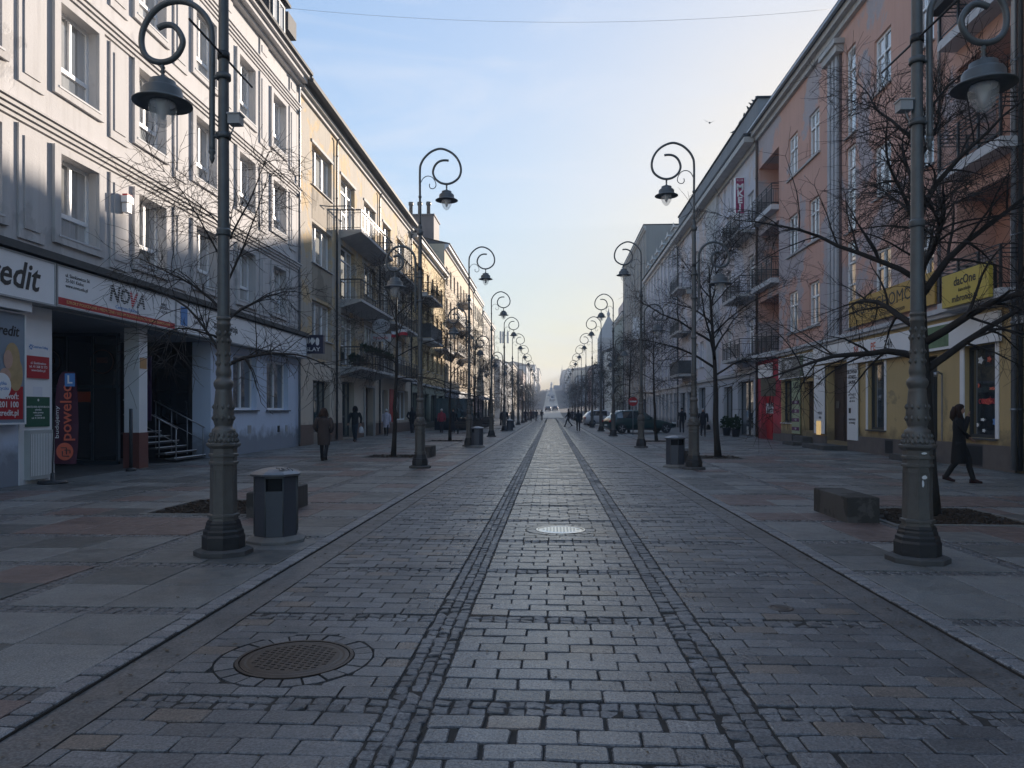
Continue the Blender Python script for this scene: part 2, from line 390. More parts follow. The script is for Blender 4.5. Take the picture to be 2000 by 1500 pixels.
COVERS = [(-1.65, 4.72, .37, .49), (.13, 10.0, .33, .46)]
singles = []; pav_rest = MB(); cob_rest = MB(); n_pav = 0; cobs = []
def emit_stone(x0, x1, y0, y1, kind):
    global n_pav
    z = random.uniform(-.006, .003)
    near = y0 < 8.5
    rnd = random.uniform(.02, .66) if random.random() < .93 else random.uniform(.72, .95)
    for (cx, cy, r0, r1) in COVERS:
        dx = max(x0-cx, 0, cx-x1); dy = max(y0-cy, 0, cy-y1)
        if dx*dx+dy*dy < (r1+.012)**2:
            if kind == 'c' and ((x0+x1)/2-cx)**2+((y0+y1)/2-cy)**2 < (r1+.05)**2: return
            p = clip([(x0,y0),(x1,y0),(x1,y1),(x0,y1)], (cx,cy), r1+.012)
            if not p: return
            a = sum(p[i][0]*p[(i+1)%len(p)][1]-p[(i+1)%len(p)][0]*p[i][1] for i in range(len(p)))/2
            if abs(a) < .004: return
            mb = MB(); mb.rv = rnd
            mb.rings([[(q[0],q[1],z-.03) for q in p],[(q[0],q[1],z) for q in p]], sm=False)
            singles.append((y0, 'paver', mb)); return
    worn = max(0, 1-(y0-2.2)/2.6) if -.9 < (x0+x1)/2 < 1.3 else max(0, 1-(y0-2.2)/3)*.35
    if kind == 'p':
        if y0 < 6.4:
            mb = MB(); irr = .003+.012*worn*random.random(); w = .0
            if worn > .3 and random.random() < .35: w = random.uniform(.01, .035)
            stone_mb(mb, x0+w*random.random(), x1-w, y0, y1-w*.3, z, rnd, .005+.004*worn, .03, irr, 0, 1, .008+.02*worn)
            singles.append((y0, 'paver', mb))
        else: stone_mb(pav_rest, x0, x1, y0, y1, z, rnd, .005, .03, .0015 if y0 < 20 else 0, 0, 1 if y0 < 16 else 0, .012)
    else:
        rnd = random.random()*.68
        if y0 < 6.0:
            mb = MB(); stone_mb(mb, x0, x1, y0, y1, z-.004+random.uniform(-.004,.004), rnd, .007, .03, .009, 0, 1, .09); singles.append((y0, 'cobble', mb))
        else: stone_mb(cob_rest, x0, x1, y0, y1, z-.003, rnd, .007, .03, .006, 0, 1 if y0 < 16 else 0, .08)
PITCH, BAND0 = 1.70, 3.90
def lane(x0, x1, off):
    k = -2
    while True:
        yb = BAND0 + PITCH*k
        if yb > 148: break
        yj = yb + .20                          # rows of setts after each cross band
        nrow = 9; h = (PITCH-.20)/nrow
        for r in range(nrow):
            y0 = yj + r*h
            if y0 < 2.3: continue
            x = x0 + .004; sh = (.15 if r % 2 else .0) + off
            first = True
            while x < x1-.03:
                w = .302*random.uniform(.96, 1.04)
                if first and sh: w = max(.1, .302-sh)
                first = False
                xe = min(x+w, x1-.004)
                if x1-xe < .07: xe = x1-.004
                g = .003 + .004*random.random()
                emit_stone(x+g, xe-g*.6, y0+.003+.003*random.random(), y0+h-.004, 'p'); x = xe
        k += 1
lane(RL, -.90, .05); lane(-.64, .87, 0); lane(1.11, RR, .08)
def cobble_strip(x0, x1, y0, y1, nx, ny):
    for i in range(nx):
        for j in range(ny):
            a = x0+(x1-x0)*i/nx; b_ = x0+(x1-x0)*(i+1)/nx; c = y0+(y1-y0)*j/ny; d = y0+(y1-y0)*(j+1)/ny
            g = random.uniform(.002, .007); of = (.4*(i%2)-.2)*(d-c) if ny > 3 else 0
            emit_stone(a+g+random.uniform(-.004,.004), b_-g, c+g+of, d-g+of+random.uniform(-.006,.006), 'c')
for (a, b_) in ((-.90, -.64), (.87, 1.11)):
    n = int((100-2.3)/.1)
    cobble_strip(a+.004, b_-.004, 2.3, 100, 3 if a < 0 else 2, n)
k = -1
while BAND0+PITCH*k < 100:
    yb = BAND0+PITCH*k
    if yb > 2.2:
        for (a, b_) in ((RL, -.90), (-.64, .87), (1.11, RR)):
            cobble_strip(a, b_, yb+.012, yb+.19, int((b_-a)/.1), 2)
    k += 1
singles.sort(key=lambda t: t[0])
cnt = {'paver': 0, 'cobble': 0}
for y0, nm, mb in singles:
    if cnt[nm] < 300: mb.build(nm, M[nm], road); cnt[nm] += 1
    else:
        t = pav_rest if nm == 'paver' else cob_rest; n = len(t.v)
        t.v += mb.v; t.f += [tuple(n+i for i in f) for f in mb.f]; t.m += mb.m; t.r += mb.r; t.sm += mb.sm
pav_rest.build('paver_field', M['paver'], road, kind='stuff')
cob_rest.build('cobble_field', M['cobble'], road, kind='stuff')

# manhole covers
def cover(cx, cy, r0, r1, mat, label, nst=22):
    t = thing('manhole_cover', label, 'manhole cover', (cx, cy, 0), 'manhole covers in the carriageway')
    mb = MB(); mb.lathe([(-.03,r0-.03),(.001,r0-.03),(.004,r0-.055),(.002,r0-.07),(.005,r0-.09),(.005,.0)], (cx,cy), 40, cap=False, sm=False)
    for i in range(-5, 6):
        for j in range(-5, 6):
            x, y = cx+i*.045, cy+j*.045+(i%2)*.022
            if math.hypot(x-cx, y-cy) < r0-.1: mb.box(x-.013, x+.013, y-.009, y+.009, .004, .0085)
    mb.build('lid', mat, t)
    rm = MB(); rm.lathe([(-.03,r0),(.004,r0),(.004,r0-.022),(-.02,r0-.022)], (cx,cy), 40, cap=False, sm=False); rm.build('rim', mat, t)
    for i in range(nst):
        a0, a1 = 2*pi*(i+.06)/nst, 2*pi*(i+.94)/nst; z = random.uniform(-.004, .002)
        ps = [(cx+r*math.cos(a), cy+r*math.sin(a)) for r, a in ((r0+.008,a0),(r1,a0),(r1,(a0+a1)/2),(r1,a1),(r0+.008,a1),(r0+.008,(a0+a1)/2))]
        s = MB(); s.rv = random.uniform(.1,.65); s.rings([[(x,y,-.03) for x,y in ps],[(x,y,z) for x,y in ps]], sm=False)
        s.build('collar_stone', M['paver'], t)
cover(-1.65, 4.72, .37, .49, M['castiron'], 'brown cast iron manhole cover in a ring of setts, nearest on the street')
cover(.13, 10.0, .33, .46, M['shinyiron'], 'shining polished manhole cover catching the sky between the two cobble bands')
mc = MB(); mc.lathe([(-.03,.1),(.003,.1),(.006,.085),(.002,.07),(.006,.05),(.006,0)], (1.86,6.12), 24, cap=False, sm=False)
tag(mc.build('valve_cover', M['castiron']), 'small round iron valve cover alone in the stone setts', 'valve cover')

# pavements
PITS = [(-6.25,-4.4,10.95,12.85), (4.7,6.75,10.45,12.35)] + [(sx*5.45-.95, sx*5.45+.95, y-.95, y+.95) for y in (25.4,38.5,52,66,80,94,108,122) for sx in (-1, 1)]
LPB = [8.0+12.3*k for k in range(12)]
def pavement(sd):
    inner = KL[1] if sd < 0 else KR[1]; outer = LX-.4 if sd < 0 else RX+.4
    bm = MB(); a, b_ = sorted((inner, outer)); bm.box(a-(3.9 if sd < 0 else 0)-(.16 if sd > 0 else 0), b_+(.16 if sd < 0 else 0), -8, 160, -.1, PZ-.014)
    pv = struct('pavement', bm, M['mortar'], label='stone slab pavement under the pale building with blue-grey ground floor' if sd < 0 else 'stone slab pavement along the brick-red building')
    x = inner; sg = -1 if sd < 0 else 1
    cols = [('s',.80),('s',.80),('c',.19),('s',.78),('s',.78),('s',.78),('s',.78),('c',.19),('s',.85),('s',.85),('s',.85),('s',.85),('s',.85)]
    slabs = []; rest = MB(); cb = MB()
    for kd, w in cols:
        x2 = x+sg*w; a, b_ = sorted((x, x2)); x = x2
        if abs(a) > abs(outer) and abs(b_) > abs(outer): continue
        k = -3; yb = BAND0 + PITCH*k
        while yb < 150:
            if yb > 2:
                for (y0, y1, kk) in ((yb, yb+.2, 'c'), (yb+.2, yb+.95, kd), (yb+.95, yb+PITCH, kd)):
                    hole = any(a < p1 and b_ > p0 and y0 < p3 and y1 > p2 for p0,p1,p2,p3 in PITS)
                    pieces = [(a, b_, y0, y1)]
                    if hole:
                        out = []
                        for (qa, qb, q0, q1) in pieces:
                            P_ = [p for p in PITS if qa < p[1] and qb > p[0] and q0 < p[3] and q1 > p[2]][0]
                            if qa < P_[0]-.03: out.append((qa, P_[0], q0, q1))
                            if qb > P_[1]+.03: out.append((P_[1], qb, q0, q1))
                            ma, mb_ = max(qa, P_[0]), min(qb, P_[1])
                            if q0 < P_[2]-.03: out.append((ma, mb_, q0, P_[2]))
                            if q1 > P_[3]+.03: out.append((ma, mb_, P_[3], q1))
                        pieces = out
                    for (qa, qb, q0, q1) in pieces:
                        if kk == 's':
                            red = any(p[0]-.9 < (qa+qb)/2 < p[1]+.9 and p[2]-1.7 < (q0+q1)/2 < p[3]+1.7 for p in PITS)
                            rnd = random.uniform(.74,.98) if (red and random.random() < .75) or random.random() < .1 else random.uniform(.02,.68)
                            z = PZ + random.uniform(-.003,.002)
                            if q0 < 32 and len(slabs) < 2000:
                                mb = MB(); stone_mb(mb, qa+.006, qb-.006, q0+.006, q1-.006, z, rnd, .005, .02, .002, 0, 0, .004); slabs.append((q0+abs(qa)*.35, mb))
                            else: stone_mb(rest, qa+.004, qb-.004, q0+.004, q1-.004, z, rnd, .004, .02, 0, 0, 0, .002)
                        elif y0 < 70:
                            w_, h_ = qb-qa, q1-q0
                            nx, ny = max(1, round(w_/.1)), max(1, round(h_/.1))
                            for i in range(nx):
                                for j in range(ny):
                                    g = random.uniform(.004,.01)
                                    stone_mb(cb, qa+w_*i/nx+g, qa+w_*(i+1)/nx-g, q0+h_*j/ny+g, q0+h_*(j+1)/ny-g, PZ-.004+random.uniform(-.004,.002), random.random()*.6, .01, .02, .004, 0, 0, .05)
                        else: stone_mb(rest, qa+.004, qb-.004, q0+.004, q1-.004, PZ-.004, .1, .004, .02, 0, 0, 0, 0)
            yb += PITCH
    slabs.sort(key=lambda t: t[0])
    for i, (q, mb) in enumerate(slabs):
        if i < 300: mb.build('paving_slab', M['slabstone'], pv)
        else:
            n = len(rest.v); rest.v += mb.v; rest.f += [tuple(n+i_ for i_ in f) for f in mb.f]; rest.m += mb.m; rest.r += mb.r; rest.sm += mb.sm
    rest.build('paving_slab_field', M['slabstone'], pv, kind='stuff')
    cb.build('cobble_field', M['cobble'], pv, kind='stuff')
    # kerb row
    a, b_ = sorted(KL if sd < 0 else KR)
    kb = MB(); y = 2.3; i = 0
    while y < 148:
        l = .145*random.uniform(.9,1.1); r = random.random()*.68; z = PZ+random.uniform(-.003,.004)
        if i < 280:
            m1 = MB(); stone_mb(m1, a+.006, b_-.006, y+.008, y+l-.007, z, r, .008, .04, .004, 0, 1, .03); m1.build('kerb_stone', M['kerb'], pv)
        else: stone_mb(kb, a+.006, b_-.006, y+.008, y+l-.007, z, r, .007, .04, 0, 0, 0, .01)
        y += l; i += 1
    kb.build('kerb_row', M['kerb'], pv, kind='stuff')
pavement(-1); pavement(1)
# cross street and climbing far street
cs = MB(); cs.box(-60, 60, 150, 162, -.1, -.02); struct('cross_street', cs, M['asphalt'])
fs = MB(); ysf = [162] + list(range(170, 560, 10))
for a, b_ in zip(ysf, ysf[1:]):
    fs.quad((-2.6,a,ramp_z(a)+.02),(2.8,a,ramp_z(a)+.02),(2.8,b_,ramp_z(b_)+.02),(-2.6,b_,ramp_z(b_)+.02))
struct('street', fs, plain('pale_worn_street', (.13,.13,.13), .4, .15, .3))
# tree pits
for i, (x0,x1,y0,y1) in enumerate(PITS):
    if y0 > 60: continue
    side = 'left' if x0 < 0 else 'right'
    w = {0:'square tree pit of bark chips behind the lamp with the octagonal grey bin beside it', 1:'square tree pit of bark chips beside the long stone block bench'}.get(i, f'square tree pit at the foot of the {["","slim straight","jacket-side","bench-side"][min(3,i//2)]} tree' if side == 'left' else f'square tree pit at the foot of the {["","wide-armed","grey doorway","car-side"][min(3,i//2)]} tree')
    t = thing('tree_pit', w, 'tree pit', ((x0+x1)/2, (y0+y1)/2, 0), 'tree pits in the pavement')
    f = MB(); e = .07
    f.box(x0,x1,y0,y0+e,-.05,PZ+.012); f.box(x0,x1,y1-e,y1,-.05,PZ+.012); f.box(x0,x0+e,y0+e,y1-e,-.05,PZ+.012); f.box(x1-e,x1,y0+e,y1-e,-.05,PZ+.012)
    f.build('pit_frame', M['concrete'], t)
    g = MB(); g.box(x0+e,x1-e,y0+e,y1-e,-.05,PZ-.02)
    if y0 < 40:
        for _ in range(700 if i < 2 else 150):
            a, b_ = random.uniform(x0+.1,x1-.1), random.uniform(y0+.1,y1-.1); an = random.uniform(0,pi); h = random.uniform(-.005,.03)
            g.obox((a,b_), random.uniform(.02,.05), random.uniform(.01,.02), PZ-.02, PZ-.01+h, an)
    g.build('bark_mulch', M['mulch'], t, kind='stuff')
# ------------------------------------------------------------------ building kit
def facade(mb, sd, y0, y1, z0, z1, ops, depth=.25, out=0, m=0, mr=None):
    """wall front with real openings and reveals; ops = (ya, yb, za, zb[, depth])"""
    if mr is None: mr = m
    U = sorted({y0, y1, *[min(max(o[0],y0),y1) for o in ops], *[min(max(o[1],y0),y1) for o in ops]})
    Z = sorted({z0, z1, *[min(max(o[2],z0),z1) for o in ops], *[min(max(o[3],z0),z1) for o in ops]})
    for a, b_ in zip(U, U[1:]):
        run = None
        for c, d in zip(Z, Z[1:]):
            um, zm = (a+b_)/2, (c+d)/2
            if any(o[0] < um < o[1] and o[2] < zm < o[3] for o in ops):
                if run: mb.quad(P(sd,a,out,run[0]),P(sd,b_,out,run[0]),P(sd,b_,out,run[1]),P(sd,a,out,run[1]), m); run = None
            else: run = (run[0], d) if run else (c, d)
        if run: mb.quad(P(sd,a,out,run[0]),P(sd,b_,out,run[0]),P(sd,b_,out,run[1]),P(sd,a,out,run[1]), m)
    for o in ops:
        a, b_, c, d = o[:4]; dp = out-(o[4] if len(o) > 4 else depth)
        mb.quad(P(sd,a,out,c),P(sd,a,dp,c),P(sd,a,dp,d),P(sd,a,out,d), mr); mb.quad(P(sd,b_,out,c),P(sd,b_,dp,c),P(sd,b_,dp,d),P(sd,b_,out,d), mr)
        mb.quad(P(sd,a,out,c),P(sd,b_,out,c),P(sd,b_,dp,c),P(sd,a,dp,c), mr); mb.quad(P(sd,a,out,d),P(sd,b_,out,d),P(sd,b_,dp,d),P(sd,a,dp,d), mr)

WC = {}
def win_mesh(w, h, style):
    """frame + pane meshes: local x = outward, y = along the wall, z up from the sill"""
    key = (round(w,2), round(h,2), style)
    if key in WC: return WC[key]
    fr, pn = MB(), MB()
    sty = style.split('-'); kind = sty[0]; fm = M[sty[1]] if len(sty) > 1 else M['white']; gm = M[sty[2]] if len(sty) > 2 else M['pane']
    e = min(.09, w*.09); T = .05
    def bar(y0,y1,z0,z1,x1=T): fr.box(.0,x1,y0,y1,z0,z1)
    hw = w/2
    bar(-hw,-hw+e,0,h); bar(hw-e,hw,0,h); bar(-hw+e,hw-e,0,e); bar(-hw+e,hw-e,h-e,h)
    if kind == 'L':      # fixed upper sash with low tilting light
        bar(-hw+e,hw-e,h*.27,h*.27+e*1.1,.07); bar(-.035,.035,h*.27+e*1.1,h-e,.065)
    elif kind == 'D':    # double casement with transom
        bar(-hw+e,hw-e,h*.64,h*.64+e*.9,.07); bar(-.045,.045,e,h*.64,.07); bar(-.035,.035,h*.64+e*.9,h-e,.065)
    elif kind == 'T':    # three casements
        for q in (-1, 1): bar(q*w/6-.05,q*w/6+.05,e,h-e,.07)
    elif kind == 'S':    # single vertical split
        bar(-.04,.04,e,h-e,.07)
    elif kind == 'G':    # grid
        for q in (-1, 1): bar(q*w/6-.025,q*w/6+.025,e,h-e)
        for q in (1, 2): bar(-hw+e,hw-e,h*q/3-.025,h*q/3+.025,.06)
    elif kind == 'N':    # narrow, stacked lights
        for q in (1, 2, 3): bar(-hw+e,hw-e,h*q/4-.03,h*q/4+.03,.06)
    elif kind == 'B':    # balcony door with side light
        bar(-.05+w*.12,.05+w*.12,e,h-e,.07); bar(-hw+e,-.05+w*.12,h*.36,h*.36+e,.06); bar(w*.12+.05,hw-e,h*.75,h*.75+.07,.06); bar(-hw+e,-.05+w*.12,h*.75,h*.75+.07,.06)
    elif kind == 'P': pass
    pn.quad((.012,-hw+e*.5,e*.5),(.012,hw-e*.5,e*.5),(.012,hw-e*.5,h-e*.5),(.012,-hw+e*.5,h-e*.5))
    WC[key] = (fr.mesh('window', fm), pn.mesh('pane', gm)); return WC[key]
def sill_mesh(w, d, mat):
    key = ('sill', round(w,2), round(d,2), mat)
    if key not in WC:
        s = MB(); s.box(0, d, -w/2, w/2, -.045, .0); WC[key] = s.mesh('sill', M[mat])
    return WC[key]
def window(parent, sd, yc, z0, w, h, style='D', depth=.2, out=0, sill=None, name='window', label=None):
    fr, pn = win_mesh(w, h, style); o = P(sd, yc, out-depth, z0)
    wo = link(name, fr, parent, loc=o, rz=0 if sd < 0 else pi, label=label); wo['local'] = 1
    p = link('pane', pn, None); p.parent = wo
    if sill:
        s = link('sill', sill_mesh(w+.16, depth+.09, sill), None); s.parent = wo; s.location = (0, 0, -.002)
    return wo

def body(parent, sd, y0, y1, h, mat, ops, depth=.25, back=12, z0=0, roof='flat', roofmat=None, pitch=2.2, mr=None, gable=None, rh=None):
    """wall (front, gables, back) and roof as two parts"""
    mb = MB(); facade(mb, sd, y0, y1, z0, h, ops, depth)
    hh = h
    for y in (y0, y1):
        mb.quad(P(sd,y,0,z0),P(sd,y,-back,z0),P(sd,y,-back,hh),P(sd,y,0,hh))
        if roof == 'gable': mb.poly([P(sd,y,0,hh),P(sd,y,-back,hh),P(sd,y,-back/2,hh+pitch)])
    mb.quad(P(sd,y0,-back,z0),P(sd,y1,-back,z0),P(sd,y1,-back,hh),P(sd,y0,-back,hh))
    wl = mb.build('wall', mat, parent)
    rf = MB()
    if roof == 'flat': rf.fbox(sd,y0,y1,-back,-.02,hh+.004,hh+.12)
    else:
        o = .35; dz = pitch/(back/2)*o
        a,b_ = y0, y1
        for k in (0, 1):
            e0, zz0 = (o, hh-dz) if k == 0 else (-back-o, hh-dz)
            rf.quad(P(sd,a,e0,zz0+.06),P(sd,b_,e0,zz0+.06),P(sd,b_,-back/2,hh+pitch+.06),P(sd,a,-back/2,hh+pitch+.06))
            rf.quad(P(sd,a,e0,zz0-.06),P(sd,b_,e0,zz0-.06),P(sd,b_,e0,zz0+.06),P(sd,a,e0,zz0+.06))
            rf.quad(P(sd,a,e0,zz0-.06),P(sd,b_,e0,zz0-.06),P(sd,b_,-back/2,hh+pitch-.06),P(sd,a,-back/2,hh+pitch-.06))
    rf.build('roof', roofmat or M['roofdark'], parent)
    return wl
def trim(parent, sd, name, mat, boxes, **kw):
    mb = MB()
    for (u0,u1,o0,o1,z0,z1) in boxes: mb.fbox(sd,u0,u1,o0,o1,z0,z1)
    return mb.build(name, mat, parent, **kw)
def trims(parent, sd, name, mat, boxes, **kw):
    for b_ in boxes: trim(parent, sd, name, mat, [b_], **kw)
def drainpipe(parent, sd, y, z0, z1, out=.1, r=.055, mat='zinc'):
    mb = MB(); mb.tube([P(sd,y,out,z0),P(sd,y,out,z1-.4),P(sd,y,out+.02,z1-.1),P(sd,y,out+.14,z1)], r, 8)
    z = z0+1.5
    while z < z1-.5: mb.lathe([(z,r*1.25),(z+.05,r*1.25)], P(sd,y,out,0)[:2], 8); z += 2.2
    return mb.build('drainpipe', M[mat], parent)
BC = {}
def balcony(parent, sd, y0, y1, z, out=1.0, kind='bars', railh=1.0, o0=0, slabm='slab', th=.2, round_=False, extra=None, slab_th=None):
    """slab (part 'balcony') with its railing as a sub-part"""
    s = MB()
    s.fbox(sd,y0,y1,o0,out,z-th,z)
    if kind == 'bars':   # sloping underside wedge of the pale concrete bracket slab
        for a,b_ in ((y0+.02, y1-.02),):
            q = [P(sd,a,o0,z-th),P(sd,a,out-.05,z-th),P(sd,a,o0,z-th-.32)]; q2 = [P(sd,b_,o0,z-th),P(sd,b_,out-.05,z-th),P(sd,b_,o0,z-th-.32)]
            s.poly(q); s.poly(q2); s.quad(q[1],q2[1],q2[2],q[2])
    b = s.build('balcony', M[slabm], parent)
    r = MB(); e = .05; zt = z+railh
    def rail(zr, t=.022, w=.022):
        r.fbox(sd,y0+e,y1-e,out-e-w,out-e+w,zr-t,zr+t)
        r.fbox(sd,y0+e-w,y0+e+w,o0,out-e-w,zr-t,zr+t); r.fbox(sd,y1-e-w,y1-e+w,o0,out-e-w,zr-t,zr+t)
    def posts(step, w=.014, za=None, zb=None):
        n = max(1, round((y1-y0-2*e)/step))
        for i in range(n+1):
            y = y0+e+(y1-y0-2*e)*i/n; r.fbox(sd,y-w,y+w,out-e-w,out-e+w,za or z,zb or zt)
        n2 = max(1, round((out-o0)/step))
        for i in range(n2):
            o = o0+(out-e-o0)*i/n2
            for y in (y0+e,y1-e): r.fbox(sd,y-w,y+w,o-w+.02,o+w+.02,za or z,zb or zt)
    if kind == 'bars':
        rail(zt,.03,.045); rail(zt-.16,.012,.012); rail(z+.1,.014,.014); posts(.2,.007); posts(1.3,.022)
        r.build('railing', M['iron'], None).parent = b
    elif kind == 'iron':
        rail(zt,.02,.02); rail(zt-.14,.012,.012); rail(zt-.28,.012,.012); rail(z+.12,.014,.014); posts(.12,.007,z+.12,zt-.28); posts(.95,.022)
        r.build('railing', M['iron'], None).parent = b
    elif kind == 'net':
        for k in range(4): rail(zt-.11*k,.013,.013)
        rail(z+.12,.014,.014); posts(1.0,.03)
        n = int((y1-y0)/.09); za, zb = z+.12, zt-.33; hh = zb-za
        for i in range(-8, n):     # crossed wires of the lattice panels
            for sg in (1, -1):
                ya = y0+e+i*.09; yb = ya+hh
                a0, a1 = max(ya, y0+e), min(yb, y1-e)
                if a1 <= a0: continue
                f = lambda y: za+(y-ya) if sg > 0 else zb-(y-ya)
                p, q = P(sd,a0,out-e,f(a0)), P(sd,a1,out-e,f(a1))
                r.quad(p,q,(q[0],q[1],q[2]+.012),(p[0],p[1],p[2]+.012))
        r.build('railing', M['iron'], None).parent = b
    elif kind == 'panel':
        rail(zt,.03,.03)
        r.build('railing', M['iron'], None).parent = b
        pn = MB(); pn.fbox(sd,y0+e,y1-e,out-e-.012,out-e+.012,z+.03,zt-.03); pn.fbox(sd,y0+e-.01,y0+e+.01,o0,out-e-.012,z+.03,zt-.03)
        pn.build('panel', M['darkconcrete'], None).parent = b
    return b
FONT = {}
def text(parent, s, size, loc, face, mat, bold=0.0, sx=1, shear=0, align='CENTER', ext=.002):
    """face: -1 reads on the left row of houses, 1 on the right row, 0 faces the viewer; returns a flat letter mesh"""
    cu = bpy.data.curves.new('lettering', 'FONT'); cu.body = s; cu.size = size; cu.align_x = align; cu.align_y = 'CENTER'
    cu.extrude = ext; cu.offset = bold; cu.shear = shear; cu.resolution_u = 2; cu.materials.append(M[mat])
    o = bpy.data.objects.new('lettering', cu); COL.objects.link(o)
    o.location = loc; o.rotation_euler = (pi/2, 0, {-1: pi/2, 1: -pi/2, 0: 0}.get(face, face)); o.scale = (sx, 1, 1)
    if parent is not None:
        o.parent = parent; o.matrix_parent_inverse = Matrix.Translation(-Vector(parent.location))
    return o
def vtext(parent, s, size, loc, mat, face=0, rot=pi/2, **kw):
    o = text(parent, s, size, loc, face, mat, **kw); o.rotation_euler = (Euler((pi/2,0,{-1:pi/2,1:-pi/2,0:0}[face])).to_matrix() @ Matrix.Rotation(rot,3,'Z')).to_euler(); return o

# ------------------------------------------------------------------ pale building with the school signs (left, near)
mt_l1 = stucco('pale_render', (.54,.525,.52), (.48,.465,.46), .5, .6, streak=.45, dirt=(.6,.58,.56))
mt_l1b = stucco('blue_grey_ground_floor', (.6,.68,.82), None, streak=.15)
mt_l1t = plain('grey_moulding_paint', (.30,.30,.32), .8, .15, 3, 0, .2, .3)
B1 = thing('building', 'pale rendered building with raised panels, dark mansard roof and white school signs', 'building', (LX, 0, 0))
cols1 = [15.3-3.255*k+1.75 for k in range(0, 9)][::-1] + [17.0+3.255*k for k in range(1, 5)]
cols1 = sorted(c for c in cols1 if c > -9)
rows1 = [(5.6,7.45), (8.98,10.9), (12.35,14.4)]
ops = [(c-.71,c+.71,a,b_,.34) for c in cols1 for a,b_ in rows1]
body(B1, -1, -12, 32.43, 16.3, mt_l1, ops, z0=3.86, back=14, roof='flat')
for c in cols1:
    for a, b_ in rows1:
        if c < 9.5: window(B1, -1, c, a, 1.42, b_-a, 'L-greyframe', .34)
        else: window(B1, -1, c, a, 1.42, b_-a, 'L-white-blindpane', .25, sill='slabwhite')
sur, lines = [], []
for c in cols1:
    for a, b_ in rows1:
        sur = []
        for (u0,u1,z0,z1) in ((c-.93,c-.715,a-.2,b_+.16),(c+.715,c+.93,a-.2,b_+.16),(c-.713,c+.713,a-.2,a-.004),(c-.713,c+.713,b_+.004,b_+.16)):
            sur.append((u0,u1,.003,.075,z0,z1))
        trim(B1, -1, 'window_surround', mt_l1, sur)
    m_ = c+1.63
    for z0, z1 in ((5.25,7.66),(8.55,10.98),(11.9,14.66),(15.25,15.95)):
        trim(B1, -1, 'raised_panel', mt_l1, [(m_-.4,m_+.4,.003,.045,z0,z1),(m_-.25,m_+.25,.043,.07,z0+.22,z1-.22)])
for z, hgt in ((7.72,.4),(11.04,.42),(14.72,.42)):
    mb = MB(); mb.fbox(-1,-12,32.43,.004,.05,z,z+.1); mb.fbox(-1,-12,32.43,.004,.1,z+.1,z+.2); mb.fbox(-1,-12,32.43,.004,.15,z+.2,z+.3); mb.fbox(-1,-12,32.43,.004,.2,z+.302,z+.35)
    mb.build('string_course', mt_l1, B1)

mb = MB(); mb.fbox(-1,-12,32.43,.004,.2,16.0,16.12); mb.fbox(-1,-12,32.43,.004,.42,16.12,16.3); mb.fbox(-1,-12,32.43,.004,.55,16.3,16.44); mb.build('cornice', mt_l1, B1)
mb = MB(); mb.quad(P(-1,-12,.6,16.45),P(-1,32.43,.6,16.45),P(-1,32.43,-1.3,19.3),P(-1,-12,-1.3,19.3)); mb.quad(P(-1,-12,-1.3,19.3),P(-1,32.43,-1.3,19.3),P(-1,32.43,-8,19.7),P(-1,-12,-8,19.7))
mb.poly([P(-1,32.43,.6,16.45),P(-1,32.43,-1.3,19.3),P(-1,32.43,-8,19.7),P(-1,32.43,-8,16.4)]); mb.fbox(-1,-12,32.43,.5,.68,16.44,16.56)
mb.build('mansard_roof', M['roofdark'], B1)
for i, y in enumerate((12,16.5,21,25.5,29.6)):
    mb = MB(); mb.fbox(-1,y-.9,y+.9,-1.4,.12,16.7,18.5); mb.fbox(-1,y-1.1,y+1.1,-1.6,.3,18.5,18.62)
    mb.build('dormer', M['roofdark'], B1); window(B1, -1, y, 17.0, 1.3, 1.3, 'S-greyframe', -.02, .12)
mb = MB(); mb.fbox(-1,30.6,31.6,-1.2,.2,17.6,18.35); mb.fbox(-1,27,27.5,-2,-1.4,19.2,20.1); mb.build('chimney', M['roofdark'], B1)
# ground floor
pc = [(u0,u1,z0,z1,.3) for u0,u1,z0,z1 in ((25.65,27.75,1.62,3.62),(28.75,31.15,1.62,3.62))]
mb = MB(); facade(mb, -1, 23.92, 32.43, 0, 3.86, pc, .3); facade(mb, -1, -12, 16.08, 0, 3.86, [], .3)
mb.build('ground_floor_wall', mt_l1b, B1)
for u0,u1,z0,z1,_ in pc: window(B1, -1, (u0+u1)/2, z0, u1-u0, z1-z0, 'S-white-shopglass', .25, sill='darkconcrete')
mb = MB()     # arcade shell
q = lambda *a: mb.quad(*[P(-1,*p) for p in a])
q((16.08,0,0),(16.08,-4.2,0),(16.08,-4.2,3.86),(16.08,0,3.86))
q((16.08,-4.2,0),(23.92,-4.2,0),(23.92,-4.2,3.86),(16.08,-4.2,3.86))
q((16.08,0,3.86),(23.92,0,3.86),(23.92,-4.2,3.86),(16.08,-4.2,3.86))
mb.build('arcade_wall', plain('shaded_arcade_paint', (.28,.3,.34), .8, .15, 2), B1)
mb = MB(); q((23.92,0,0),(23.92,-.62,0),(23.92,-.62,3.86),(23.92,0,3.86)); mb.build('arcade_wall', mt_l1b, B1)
mb = MB(); q((23.92,-.62,0),(23.92,-4.2,0),(23.92,-4.2,3.86),(23.92,-.62,3.86)); mb.build('arcade_wall', M['dark'], B1)  # inner part coloured near black, putting the recess's darkness into the wall
mb = MB(); mb.fbox(-1,16.08,23.92,-4.2,0,.0,PZ+.002); mb.build('arcade_floor', M['darkconcrete'], B1)
mb = MB(); mb.fbox(-1,19.66,20.08,-.42,-.004,1.0,3.86); mb.build('column', M['signwhite'], B1)
mb = MB(); mb.fbox(-1,19.64,20.1,-.44,.012,.0,1.0); mb.build('column_base', plain('brown_column_tile', (.16,.06,.05), .5, .15, 4), B1)
